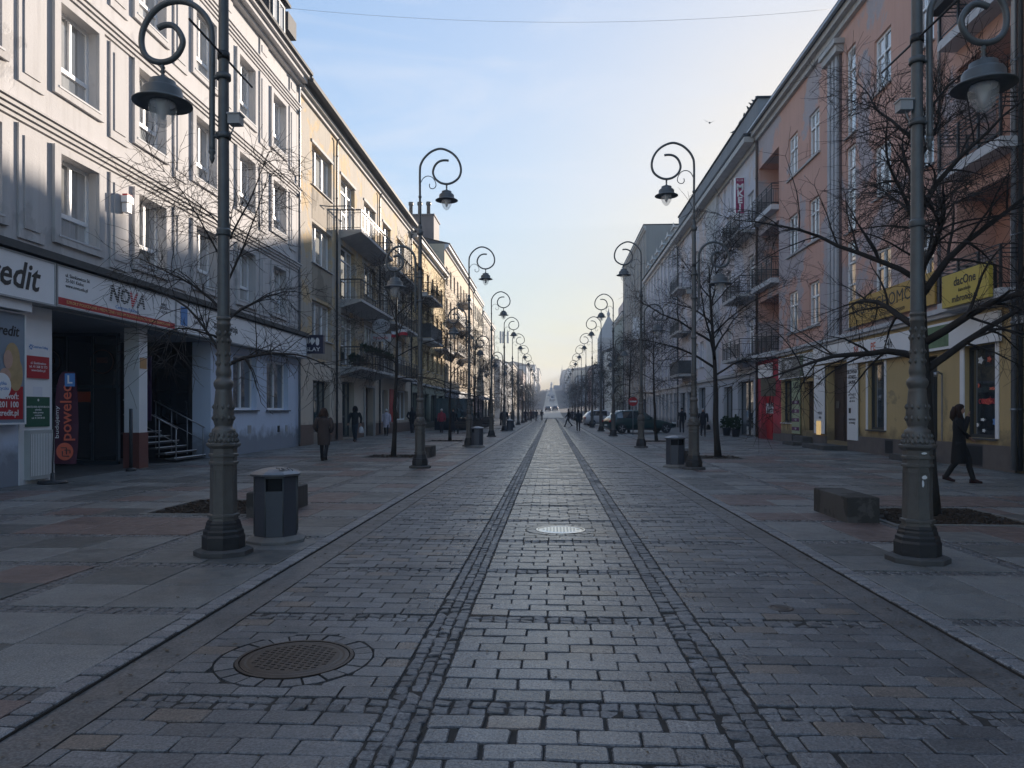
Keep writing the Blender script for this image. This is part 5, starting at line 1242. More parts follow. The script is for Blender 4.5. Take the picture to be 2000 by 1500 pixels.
# stickers on the near lamps
# ------------------------------------------------------------------ trees
def make_tree(seed, H, Rr, tz, nl, tw, rt, fine=1.0, droop=1.0, thin=1.0, limb=.3, gn=.12):
    rnd = random.Random(seed)
    t = thing('street_tree', 'x', 'tree', (0,0,0), 'bare street trees with spreading crowns', local=True)
    tr = MB(); p = Vector((0,0,-.05)); pts = []; rad = []; n = 10; lean = Vector((0,0,0)) if rt > .095 and seed in (11,24) else Vector((rnd.uniform(-.03,.03), rnd.uniform(-.03,.03), 0))
    for i in range(n+1):
        f = i/n; pts.append(p.copy()); rad.append(rt*(1.25 if i == 0 else 1)*(1-f*.8))
        p = p + Vector((rnd.uniform(-.03,.03),rnd.uniform(-.03,.03),H*.86/n)) + lean
    tr.tube(pts, rad, 9); tr.build('trunk', M['bark'], t)
    cr = MB()
    def path(p, d, L_, seg, grav, wig):
        out = [p.copy()]; d = d.normalized()
        for i in range(seg):
            d = (d + Vector((rnd.uniform(-wig,wig),rnd.uniform(-wig,wig),rnd.uniform(-wig,wig)-grav))).normalized(); p = p + d*(L_/seg); out.append(p.copy())
        return out
    def child_dir(pp, i, ang):
        d = (pp[min(i+1,len(pp)-1)]-pp[max(i-1,0)]).normalized(); ax = d.orthogonal().normalized(); ax.rotate(Matrix.Rotation(rnd.uniform(0,2*pi),3,d)); return (Matrix.Rotation(ang,3,ax) @ d)
    for i in range(nl):
        f = (i+.5)/nl; z = tz + (H*.82-tz)*f**1.1; k = min(n-1, int((z+.05)/(H*.86)*n)); base = pts[k].lerp(pts[k+1], ((z+.05)/(H*.86)*n)-k)
        az = i*2.4+rnd.uniform(-.4,.4); el = R(rnd.uniform(15,45)+35*f); L_ = Rr*(1.2-.5*f)*rnd.uniform(.8,1.15)
        d = Vector((math.cos(az)*math.cos(el),math.sin(az)*math.cos(el),math.sin(el)))
        pp = path(base, d, L_, 9, .14*droop*(1.05-f), gn); r0 = rt*rnd.uniform(limb*.8,limb*1.2)*(1-.45*f)
        rr = [r0*(1-.82*j/9) for j in range(10)]; cr.tube(pp, rr, 6)
        for j in range(2, 10):
            for _ in range(rnd.choice((1,2,2,3)) if thin >= 1 else rnd.choice((1,1,2))):
                L2 = L_*rnd.uniform(.22,.5)*(1.1-.04*j); dd = child_dir(pp, j, R(rnd.uniform(30,70))); dd.z += .12
                p2 = path(pp[j], dd, L2, 6, .11*droop, .16); r2 = max(rr[j]*.5, .006*fine); rr2 = [r2*(1-.7*q/6) for q in range(7)]; cr.tube(p2, rr2, 4, cap=False)
                for q in range(1, 7):
                    for _ in range(tw):
                        L3 = rnd.uniform(.2,.62); d3 = child_dir(p2, q, R(rnd.uniform(25,75))); p3 = path(p2[q], d3, L3, 3, .05*droop, .24)
                        cr.tube(p3, [.0046*fine,.004*fine,.0034*fine,.0024*fine], 3, cap=False)
                        if rnd.random() < .7:
                            d4 = child_dir(p3, 2, R(rnd.uniform(30,70))); p4 = path(p3[rnd.choice((1,2))], d4, L3*.6, 2, .03, .2); cr.tube(p4, [.0034*fine,.003*fine,.0022*fine], 3, cap=False)
    cr.build('crown', M['twig'], t)
    return t
specs = [  # x, y, mesh id
 (-5.3,11.75,'A'), (5.76,11.65,'B'), (-5.45,25.45,'C'), (5.72,25.75,'D'), (-5.25,38.4,'C'), (5.5,39,'C'), (-5.4,52,'E'), (5.5,53,'E'), (-5.4,66,'E'),(5.6,66,'E'), (-5.4,80,'E'),(5.6,80,'E'), (-5.4,94,'E'),(5.6,94,'E'),(-5.4,108,'E'),(5.6,108,'E'),(-5.4,122,'E'),(5.6,122,'E'),(-5.4,137,'E'),(5.6,137,'E')]
protos = {}
tl = ['bare low-crowned tree behind the first lamp by the school signs','bare tree with thick arching limbs behind the lamp by the ochre shops','slim bare tree with a straight trunk before the white-coated walker','bare wide-armed tree beside the grey bin on the lilac house side','bare tree by the walker in the red jacket','bare tree in line before the dark green car']
for i, (x,y,k) in enumerate(specs):
    if k not in protos:
        protos[k] = {'A': lambda: make_tree(11,5.7,2.1,2.2,10,1,.095,.9,.7), 'B': lambda: make_tree(24,7.1,2.8,2.1,15,2,.15,.9,.66,limb=.42,gn=.18), 'C': lambda: make_tree(5,6.9,2.5,2.6,11,2,.085,1.0,.7), 'D': lambda: make_tree(8,7.7,2.9,2.7,12,2,.11,1.1,.7,limb=.4,gn=.17), 'E': lambda: make_tree(17,6.8,2.6,2.5,10,1,.09,1.5,.8)}[k]()
        o = protos[k]; o.location = (x,y,0)
        if k == 'B': o.rotation_euler.z = .6
    else: o = dup(protos[k], (x,y,0), (i*1.7)%6.28, sc=(1,1,.92+.16*((i*7)%5)/5))
    o['label'] = tl[i] if i < len(tl) else f'distant bare tree in the {"left" if x < 0 else "right"} row, {ordn[min(7,i//2-3)]} past the café terrace'
# distant trees both sides of the climbing street
for i in range(16):
    s_ = -1 if i%2 else 1; y = 172+22*(i//2)
    o = dup(protos['E'], (s_*(6.2+.15*i), y, ramp_z(y)), i*1.1, 'small hazy bare tree beside the climbing far street', (1.1,1.1,1.15))
    o['group'] = 'bare trees beside the far climbing street'
# ------------------------------------------------------------------ bins, benches
def make_bin(style):
    t = thing('litter_bin', 'x', 'litter bin', (0,0,0), 'grey litter bins by the lamps', local=True); n8 = pi/8
    m_ = plain('blue_grey_bin_paint',(.075,.082,.1),.42,.12,6,.1,.1) if 'blue_grey_bin_paint' not in bpy.data.materials else bpy.data.materials['blue_grey_bin_paint']
    mb = MB(); mb.lathe([(0,.36),(.03,.36),(.075,.27),(.075,0)], n=8, sm=False, rot=n8); mb.build('base', M['concrete'], t)
    mb = MB(); r = .262
    mb.lathe([(.077,r),(.1,r),(.6,r),(.6,0)], n=8, sm=False, rot=n8)
    # upper ring with a posting slot cut in two of the eight faces
    for k in range(8):
        a0, a1 = n8+k*pi/4, n8+(k+1)*pi/4; rr = r-.004
        if k in ((4,) if style == 0 else (4,5)):
            z0, z1 = .62, .77
            mb.quad(*[(rr*math.cos(a),rr*math.sin(a),z) for a,z in ((a0,.6),(a1,.6),(a1,z0),(a0,z0))]); mb.quad(*[(rr*math.cos(a),rr*math.sin(a),z) for a,z in ((a0,z1),(a1,z1),(a1,.8),(a0,.8))])
        else: mb.quad(*[(rr*math.cos(a),rr*math.sin(a),z) for a,z in ((a0,.6),(a1,.6),(a1,.8),(a0,.8))])
    mb.build('body', m_, t)
    mb = MB(); mb.lathe([(.602,.2),(.78,.2)], n=8, sm=False, rot=n8); mb.build('liner', M['dark'], t)
    mb = MB()
    for k in range(8):
        a = k*pi/4+n8; x, y = (r+.002)*math.cos(a), (r+.002)*math.sin(a); mb.tube([(x,y,.1),(x,y,.79)], .007, 4)
    a = -n8; mb.tube([((r-.018)*math.cos(a0),(r-.018)*math.sin(a0),.12) for a0 in (-pi/2-.25,-pi/2+.25)], .006, 4); mb.build('door_seam', M['polegrey'], t)
    mb = MB(); mb.lathe([(.79,.275),(.8,.31),(.82,.315),(.845,.27),(.875,.17),(.89,.08),(.892,0)], n=8, sm=False, rot=n8); mb.build('lid', plain('lid_grey',(.2,.21,.23),.33,.15,8,.3) if 'lid_grey' not in bpy.data.materials else bpy.data.materials['lid_grey'], t)
    return t
b0 = make_bin(0); b0.location = (-3.33,8.85,PZ); b0.rotation_euler.z = R(60); b0['label'] = 'octagonal blue-grey litter bin with domed lid beside the nearest lamp, school side'
mb = MB()
tx = text(b0, 'ŻRYJ', .1, (-3.36,8.66,PZ+.873), 0, 'ink'); tx.rotation_euler = (R(22),0,0)
tx.name = 'scrawl'
o = dup(make_bin(1), (3.48,21.0,PZ), R(30), 'grey litter bin with a wide posting slot beside the second lamp, ochre shop side')
dele = [x for x in bpy.data.objects if x.name == 'litter_bin.001'][0]
for ch in list(dele.children): bpy.data.objects.remove(ch)
bpy.data.objects.remove(dele)
dup(b0, (-3.2,32.2,PZ), 0, 'dark litter bin standing against the third lamp of the school side')
dup(b0, (-3.2,57.8,PZ), 0, 'small far litter bin behind the two park benches')
for nm in [x for x in bpy.data.objects if x.name.startswith('scrawl.')]: bpy.data.objects.remove(nm)
def block(x0,x1,y0,y1,h,label):
    mb = MB(); e = .012
    def rr(z,i): return [(x0+i+e,y0+i,z),(x1-i-e,y0+i,z),(x1-i,y0+i+e,z),(x1-i,y1-i-e,z),(x1-i-e,y1-i,z),(x0+i+e,y1-i,z),(x0+i,y1-i-e,z),(x0+i,y0+i+e,z)]
    mb.rings([rr(PZ-.02,.0),rr(PZ+h-.012,.0),rr(PZ+h,.012)],sm=False)
    m_ = bpy.data.materials.get('stained_bench_stone') or stucco('stained_bench_stone',(.17,.165,.155),(.05,.05,.048),1.6,.5,.8)
    return tag(mb.build('stone_bench', m_, None), label, 'bench', 'stone block benches')
block(4.15,4.6,10.65,11.98,.36,'dark stained stone block bench beside the tree pit on the ochre shop side')
block(-4.5,-4.05,10.75,12.2,.36,'grey stone block bench half hidden behind the nearest octagonal bin')
block(-4.5,-4.05,24.6,26.0,.36,'stone block bench just beyond the lamp by the slim straight tree')
block(3.95,4.4,22.9,24.2,.36,'small stone block bench just behind the right-hand slotted bin')
def park_bench(x,y,rz,label):
    t = thing('park_bench', label, 'bench', (x,y,PZ), 'wooden park benches on the café side', rz=rz, local=True)
    w = plain('dark_bench_wood',(.05,.04,.035),.6,.3,6) if 'dark_bench_wood' not in bpy.data.materials else bpy.data.materials['dark_bench_wood']
    for k in range(3): mb = MB(); mb.box(-.95,.95,-.22+.15*k,-.1+.15*k,.43,.465); mb.build('seat_slat', w, t)
    for k in range(2): mb = MB(); mb.box(-.95,.95,.24+.03*k,.265+.03*k,.55+.17*k,.67+.17*k); mb.build('back_slat', w, t)
    for s_ in (-.75,.75): mb = MB(); mb.box(s_-.03,s_+.03,-.22,-.17,0,.43); mb.box(s_-.03,s_+.03,.2,.25,0,.9); mb.box(s_-.03,s_+.03,-.2,.24,.39,.428); mb.build('leg', M['iron'], t)
park_bench(-5.6,50.5,pi,'wooden park bench with its back to the street, before the café terrace'); park_bench(-5.2,56,pi,'second wooden park bench, in front of the far litter bin')
# café terrace
t = thing('cafe_pavilion', 'low café terrace shelter with pale sloping canopy and dark posts', 'café terrace', (-7,66,PZ))
mb = MB()
for y in (60,63.5,67,70.5,74):
    for x in (-9.4,-6.2): mb.box(x-.05,x+.05,y-.05,y+.05,PZ,2.8)
mb.build('post', M['iron'], t)
mb = MB(); mb.quad((-9.7,59.6,3.35),(-5.8,59.6,2.75),(-5.8,74.4,2.75),(-9.7,74.4,3.35)); mb.quad((-9.7,59.6,3.3),(-5.8,59.6,2.7),(-5.8,74.4,2.7),(-9.7,74.4,3.3)); mb.box(-5.82,-5.76,59.6,74.4,2.55,2.78); mb.build('canopy', M['slabwhite'], t)
mb = MB(); mb.box(-9.4,-6.2,59.9,59.95,PZ,1.0); mb.box(-6.2,-6.15,60,74,PZ,1.0); mb.build('side_panel', M['dark'], t)
mb = MB(); mb.box(-9.3,-6.3,59.92,59.94,1.02,2.6); mb.build('glazing', M['tealglass'], t)
# potted plants by the grey shopfront
for i,(x,y,l) in enumerate(((11.1,45.3,'dark plant in a round pot by the grey shop doorway, nearer one'),(11.1,47.6,'dark plant in a round pot by the grey shop doorway, farther one'))):
    t = thing('potted_plant', l, 'plant', (x,y,PZ)); mb = MB(); mb.lathe([(PZ,.2),(.5,.28),(.52,.3),(.52,0)],(x,y),12); mb.build('pot', M['iron'], t)
    g = MB()
    for _ in range(160):
        a = random.uniform(0,2*pi); r_ = random.uniform(0,.38); z = .5+random.random()*.8*(1-r_); g.obox((x+r_*math.cos(a),y+r_*math.sin(a)),.05,.012,z,z+random.uniform(.03,.14),a)
    g.build('leaves', M['fir'], t, kind='stuff')

# ------------------------------------------------------------------ people
def person(x, y, rz, label, H=1.72, coat=(.03,.03,.035), trous=(.02,.02,.025), shoe=(.03,.025,.025), hair=(.05,.035,.025), coat_len=.5, stride=.25, hood=None, longhair=False, hat=None, bag=None, fem=False, arm='swing', near=False, fur=None, z=PZ, bulk=1.0):
    """figure walking towards its own +y; rz turns it"""
    S = H/1.75; coat = tuple(c*1.5+.006 for c in coat); trous = tuple(c*1.5+.006 for c in trous)
    def mk(nm, col, rough=.8, bmp=.3):
        k = f'{nm}_{int(col[0]*1000)}_{int(col[1]*1000)}_{int(col[2]*1000)}'
        return bpy.data.materials.get(k) or plain(k, col, rough, .25, 9, 0, bmp, .25)
    t = thing('person', label, 'person', (x,y,z), 'people walking on the pavements and street', rz=rz, local=True); t.scale = (S,S,S)
    hip, sh = .92, 1.43; sw = (.175 if fem else .2)*bulk; hw = .09
    st = stride
    f1, f2 = st, -st*.95                       # forward foot, trailing foot
    J = {}
    J['hipL'] = Vector((-hw,0,hip)); J['hipR'] = Vector((hw,0,hip))
    J['kneeL'] = Vector((-hw-.005,f1*.55+.04,.5)); J['ankL'] = Vector((-hw,f1,.09))
    J['kneeR'] = Vector((hw+.005,f2*.25+.03,.49)); J['ankR'] = Vector((hw,f2,.12 if st > .12 else .09))
    J['shL'] = Vector((-sw,0,sh)); J['shR'] = Vector((sw,0,sh))
    a_ = st*.8
    J['elL'] = Vector((-sw-.06,-a_*.5-.02,1.16)); J['wrL'] = Vector((-sw-.06,-a_*.7+.06,.92))
    J['elR'] = Vector((sw+.06,a_*.35-.02,1.16)); J['wrR'] = Vector((sw+.06,a_*.7+.08,.93))
    if arm == 'face': J['elR'] = Vector((sw+.07,.12,1.15)); J['wrR'] = Vector((.06,.17,1.47)); J['elL'] = Vector((-sw-.05,.04,1.15)); J['wrL'] = Vector((-sw+.02,.18,1.02))
    if arm == 'pockets':
        for s_, q in ((-1,'L'),(1,'R')): J['el'+q] = Vector((s_*(sw+.09),-.06,1.14)); J['wr'+q] = Vector((s_*(sw-.0),.1,.98))
    # body: one skinned surface
    V, E_, RD = [], [], []
    def add(p, r, par=None):
        V.append(tuple(p)); RD.append(r)
        if par is not None: E_.append((par, len(V)-1))
        return len(V)-1
    pel = add((0,0,hip+.04), .12); wa = add((0,0,1.08), .115, pel); ch = add((0,0,1.28), .13, wa); nb = add((0,.0,1.46), .055, ch); nk = add((0,.015,1.53), .05, nb)
    hd = add((0,.03,1.6), .075, nk); hc = add((0,.025,1.66), .082, hd); add((0,.01,1.72), .055, hc); add((0,.125,1.625), .012, hd)
    for q in 'LR':
        a0 = add(J['hip'+q], .085, pel); a1 = add(J['knee'+q], .052, a0); a2 = add(J['ank'+q], .035, a1); add(J['ank'+q]+Vector((0,.12,-.05)), .028, a2)
        s0 = add(J['sh'+q]*.92+Vector((0,0,.1)), .05, ch); e0 = add(J['el'+q], .036, s0); w0 = add(J['wr'+q], .025, e0)
        d = (J['wr'+q]-J['el'+q]).normalized(); side = d.cross(Vector((0,1,0))).normalized() if abs(d.y) < .9 else Vector((1,0,0))
        palm = add(J['wr'+q]+d*.06, .026, w0)
        if near:
            for k in range(4):
                o_ = side*(.024*(k-1.5)); L_ = (.062,.072,.068,.052)[k]
                k0 = add(J['wr'+q]+d*.085+o_, .0095, palm); k1 = add(J['wr'+q]+d*(.085+L_*.5)+o_*1.05+Vector((0,.008,0)), .0085, k0); add(J['wr'+q]+d*(.085+L_)+o_*1.05+Vector((0,.022,0)), .007, k1)
            th = add(J['wr'+q]+d*.04+side*.045+Vector((0,.01,0)), .011, palm); add(J['wr'+q]+d*.08+side*.06+Vector((0,.02,0)), .009, th)
        else: add(J['wr'+q]+d*.13+Vector((0,.015,0)), .014, palm)
    me = bpy.data.meshes.new('body'); me.from_pydata(V, E_, []); me.materials.append(mk('skin',(.42,.25,.19),.6,.05))
    bo = link('body', me, t); bo.parent = t
    sm_ = bo.modifiers.new('skin','SKIN'); sm_.use_smooth_shade = True
    for i, sv in enumerate(me.skin_vertices[0].data if me.skin_vertices else []): sv.radius = (RD[i],RD[i]*(.85 if i not in (5,6,7) else 1.1)); sv.use_root = (i == 0)
    if not me.skin_vertices:
        bpy.context.view_layer.objects.active = bo
    bo.modifiers.new('sub','SUBSURF').levels = 1; bo.modifiers['sub'].render_levels = 1
    def ell(cx,cy,z,rx,ry,n=14): return [(cx+rx*math.cos(2*pi*i/n),cy+ry*math.sin(2*pi*i/n),z) for i in range(n)]
    # trousers
    mb = MB()
    mb.rings([ell(0,0,hip-.12,.13,.1),ell(0,0,hip-.02,.165,.12),ell(0,0,hip+.1,.15,.11)])
    for q in 'LR':
        h_, k_, a0 = J['hip'+q], J['knee'+q], J['ank'+q]
        mb.tube([h_+Vector((0,0,.0)), h_.lerp(k_,.5)+Vector((0,.01,0)), k_, k_.lerp(a0,.35)+Vector((0,-.02,0)), a0+Vector((0,0,.02)), a0+Vector((0,.0,-.02))],[.095,.085,.066,.062,.056,.058],10)
    mb.build('trousers', mk('cloth',trous), t)
    mb = MB()
    for q in 'LR':
        a0 = J['ank'+q]; zz = a0.z-.09; tiltp = .05 if (q == 'R' and st > .12) else 0
        def sec(yy,w,h,dz=0): return [(a0.x-w,a0.y+yy,zz+dz),(a0.x+w,a0.y+yy,zz+dz),(a0.x+w*.85,a0.y+yy,zz+h+dz),(a0.x-w*.85,a0.y+yy,zz+h+dz)]
        mb.rings([sec(-.07,.03,.08,tiltp),sec(-.04,.04,.11,tiltp*.8),sec(.04,.042,.1,tiltp*.4),sec(.12,.046,.06,0),sec(.18,.035,.04,0)])
    mb.build('shoes', mk('leather',shoe,.5), t)
    # coat / jacket
    mb = MB(); z0 = hip+.12-coat_len; fl = 1+.35*coat_len*(1.25 if fem else .8); b = bulk
    prof = [(z0,.168*fl,.13*fl),(z0+.02,.172*fl,.133*fl)]
    for zz, rx, ry in ((hip-.05,.185,.14),(hip+.12,.165,.125),(1.12,.158,.122),(1.25,.18,.13),(1.36,.19,.125),(1.43,.165,.11),(1.48,.1,.085),(1.53,.075,.075),(1.56,.07,.072)):
        if zz > z0+.04: prof.append((zz,rx*b,ry*b))
    mb.rings([ell(0,.0,zz,rx,ry) for zz,rx,ry in prof], cap=False)
    for q in 'LR':
        s0, e0, w0 = J['sh'+q], J['el'+q], J['wr'+q]; s1 = Vector((s0.x*.82,s0.y,s0.z-.03))
        mb.tube([s1+Vector((0,0,.02)), s0+Vector((0,0,-.04)), s0.lerp(e0,.5), e0, e0.lerp(w0,.5), w0+(w0-e0).normalized()*.01],[.062*b,.072*b,.066*b,.058*b,.052*b,.046*b],10)
    mb.build('coat', mk('cloth',coat,.85,.5), t)
    if fur:
        mb = MB()
        for k in range(26):
            a = 2*pi*k/26; mb.obox((.13*math.cos(a),-.02+.12*math.sin(a)),.035,.03,1.53+.05*math.sin(k*2.1),1.6+.04*math.sin(k*3.3),a,taper=.6)
        mb.build('fur_trim', mk('fur',fur,.95,1), t)
    if hood:
        mb = MB(); mb.rings([ell(0,-.01,1.5,.12,.12),ell(0,-.02,1.56,.14,.14),ell(0,-.015,1.65,.135,.14),ell(0,-.0,1.73,.11,.12),ell(0,.01,1.78,.06,.07),ell(0,.01,1.79,.01,.01)]); mb.build('hood', mk('cloth',hood,.95,1), t)
    elif hat:
        mb = MB(); mb.rings([ell(0,.02,1.66,.102,.112),ell(0,.015,1.7,.1,.108),ell(0,.01,1.75,.08,.086),ell(0,.01,1.79,.035,.04),ell(0,.01,1.795,.005,.005)]); mb.build('hat', mk('knit',hat,.95,.8), t)
    else:
        mb = MB(); mb.rings([ell(0,-.04,1.56,.06,.05),ell(0,-.025,1.6,.09,.08),ell(0,-.012,1.66,.1,.1),ell(0,.005,1.72,.088,.1),ell(0,.012,1.76,.055,.065),ell(0,.012,1.778,.01,.012)]); 
        if longhair:
            for s_ in (-1,1): mb.tube([(s_*.07,-.01,1.72),(s_*.1,.0,1.62),(s_*.105,.02,1.52),(s_*.1,.05,1.42),(s_*.09,.07,1.36)],[.04,.045,.05,.042,.018],8)
            mb.tube([(0,-.06,1.7),(0,-.1,1.58),(0,-.11,1.46),(0,-.1,1.38)],[.07,.08,.08,.03],10)
        mb.build('hair', mk('hair',hair,.7,.6), t)
    if near:
        for s_ in (-1,1):
            mb = MB(); mb.lathe([(-.006,.0),(-.004,.008),(.004,.008),(.006,0)],n=8); e = mb.build('eye', M['ink'], t); e.location = (s_*.032,.108,1.655); e.rotation_euler = (0,0,0)
        mb = MB(); mb.box(-.022,.022,.112,.118,1.582,1.59); mb.build('mouth', mk('lips',(.3,.08,.07)), t)
    if bag:
        side, col = bag; w_ = J['wrL' if side < 0 else 'wrR']; c = (w_.x+side*.03, w_.y+.03)
        mb = MB(); mb.rings([ell(*c,.42,.1,.05,10),ell(*c,.45,.14,.07,10),ell(*c,.6,.13,.07,10),ell(*c,.7,.09,.05,10),ell(*c,.74,.05,.03,10)]); mb.tube([(c[0]-.03,c[1],.72),(w_.x,w_.y,w_.z-.06),(c[0]+.03,c[1],.72)],.008,4); mb.build('bag', mk('bag',col,.5), t)
    return t
D = R
person(8.9,16.7,D(-122),'woman in a long black coat with long dark hair, hand raised to her face',1.7,coat=(.008,.008,.009),trous=(.012,.012,.013),shoe=(.03,.012,.012),hair=(.03,.016,.012),coat_len=.6,stride=.26,longhair=True,fem=True,arm='face',near=True)
person(-7.1,22.9,D(4),'person in a dark brown fur-hooded parka seen from behind',1.63,coat=(.045,.035,.033),trous=(.012,.012,.015),hood=(.05,.035,.03),fur=(.07,.045,.035),coat_len=.5,stride=.16,arm='pockets',fem=True,near=True,bulk=1.2)
person(-10.0,37.5,D(176),'man in black jacket and jeans carrying a white plastic bag',1.78,coat=(.012,.016,.018),trous=(.015,.025,.035),hood=(.015,.016,.018),coat_len=.2,stride=.2,bag=(-1,(.6,.62,.65)),near=True,bulk=1.1)
person(-10.4,46.5,D(182),'person in a long pale lilac coat and white hat beside the slim tree',1.66,coat=(.4,.38,.44),hat=(.6,.6,.6),coat_len=.5,stride=.1,fem=True,bulk=1.15)
person(-9.7,51.5,D(0),'man in black seen from behind by the lamp next to the slim tree',1.8,coat=(.012,.013,.016),coat_len=.25,stride=.2,bulk=1.15,arm='pockets')
person(-7.75,52.4,D(178),'person in a red jacket and white hat on the pavement',1.68,coat=(.22,.03,.045),hat=(.6,.58,.55),coat_len=.22,stride=.16,fem=True,bulk=1.1)
person(-6.95,52.6,D(183),'person in dark coat half behind the tree next to the red jacket',1.7,coat=(.014,.018,.022),coat_len=.35,stride=.2,bulk=1.1)
person(-8.95,71,D(180),'dark-clothed pedestrian far off before the grey-green shopfront',1.75,coat=(.02,.03,.04),coat_len=.25,stride=.18)
person(-3.75,59.5,D(170),'dark figure standing by the park benches and far bin',1.72,coat=(.015,.018,.024),coat_len=.3,stride=.08,bulk=1.25)
person(1.75,74,D(95),'pedestrian in black striding across the carriageway beside the white car',1.78,coat=(.012,.014,.018),coat_len=.2,stride=.36,z=0)
person(2.15,58.5,D(0),'person in a dark jacket walking away at the carriageway edge',1.66,coat=(.014,.018,.022),coat_len=.28,stride=.12,z=0,bulk=1.15)
person(9.45,54.2,D(0),'man in a dark cap and jacket walking away before the white shopfront',1.75,coat=(.014,.016,.022),hat=(.01,.01,.012),coat_len=.2,stride=.12,bulk=1.1)
person(9.3,46.0,D(176),'grey-haired person in a dark coat beside the second lamp',1.7,coat=(.012,.014,.02),hair=(.35,.35,.36),coat_len=.32,stride=.15,bag=(-1,(.02,.02,.02)),bulk=1.15)
for i,(x,y,a,c) in enumerate(((-2.2,112,0,(.02,.025,.03)),(-2.9,108,180,(.05,.03,.03)),(-1.5,122,0,(.03,.03,.035)),(-3.3,96,0,(.02,.02,.03)),(3.4,118,180,(.02,.02,.025)),(-3.0,130,180,(.04,.04,.05)))):
    person(x,y,D(a),('tiny dark walker far down the street, nearest the carriageway centre','tiny brown-coated walker at the far carriageway edge','tiny dark walker farthest along the carriageway','tiny walker beside the far lamps in the row with the café','tiny walker behind the white car','tiny grey walker just before the crossing')[i],1.72,coat=c,coat_len=.3,stride=.15,z=0 if abs(x) < 2.6 else PZ)
person(-6.3,64.5,D(178),'pedestrian in grey jacket walking beside the café shelter',1.72,coat=(.08,.08,.09),coat_len=.22,stride=.18)
person(-9.3,62,D(10),'walker in dark blue coat by the grey-green shopfront',1.68,coat=(.02,.03,.06),coat_len=.35,stride=.18,fem=True)
person(-4.9,78,D(180),'small dark walker between the far lamps past the café',1.75,coat=(.03,.03,.035),coat_len=.25,stride=.2)
person(-4.6,88,D(0),'small brown-coated walker receding past the café',1.7,coat=(.06,.04,.03),coat_len=.3,stride=.2)
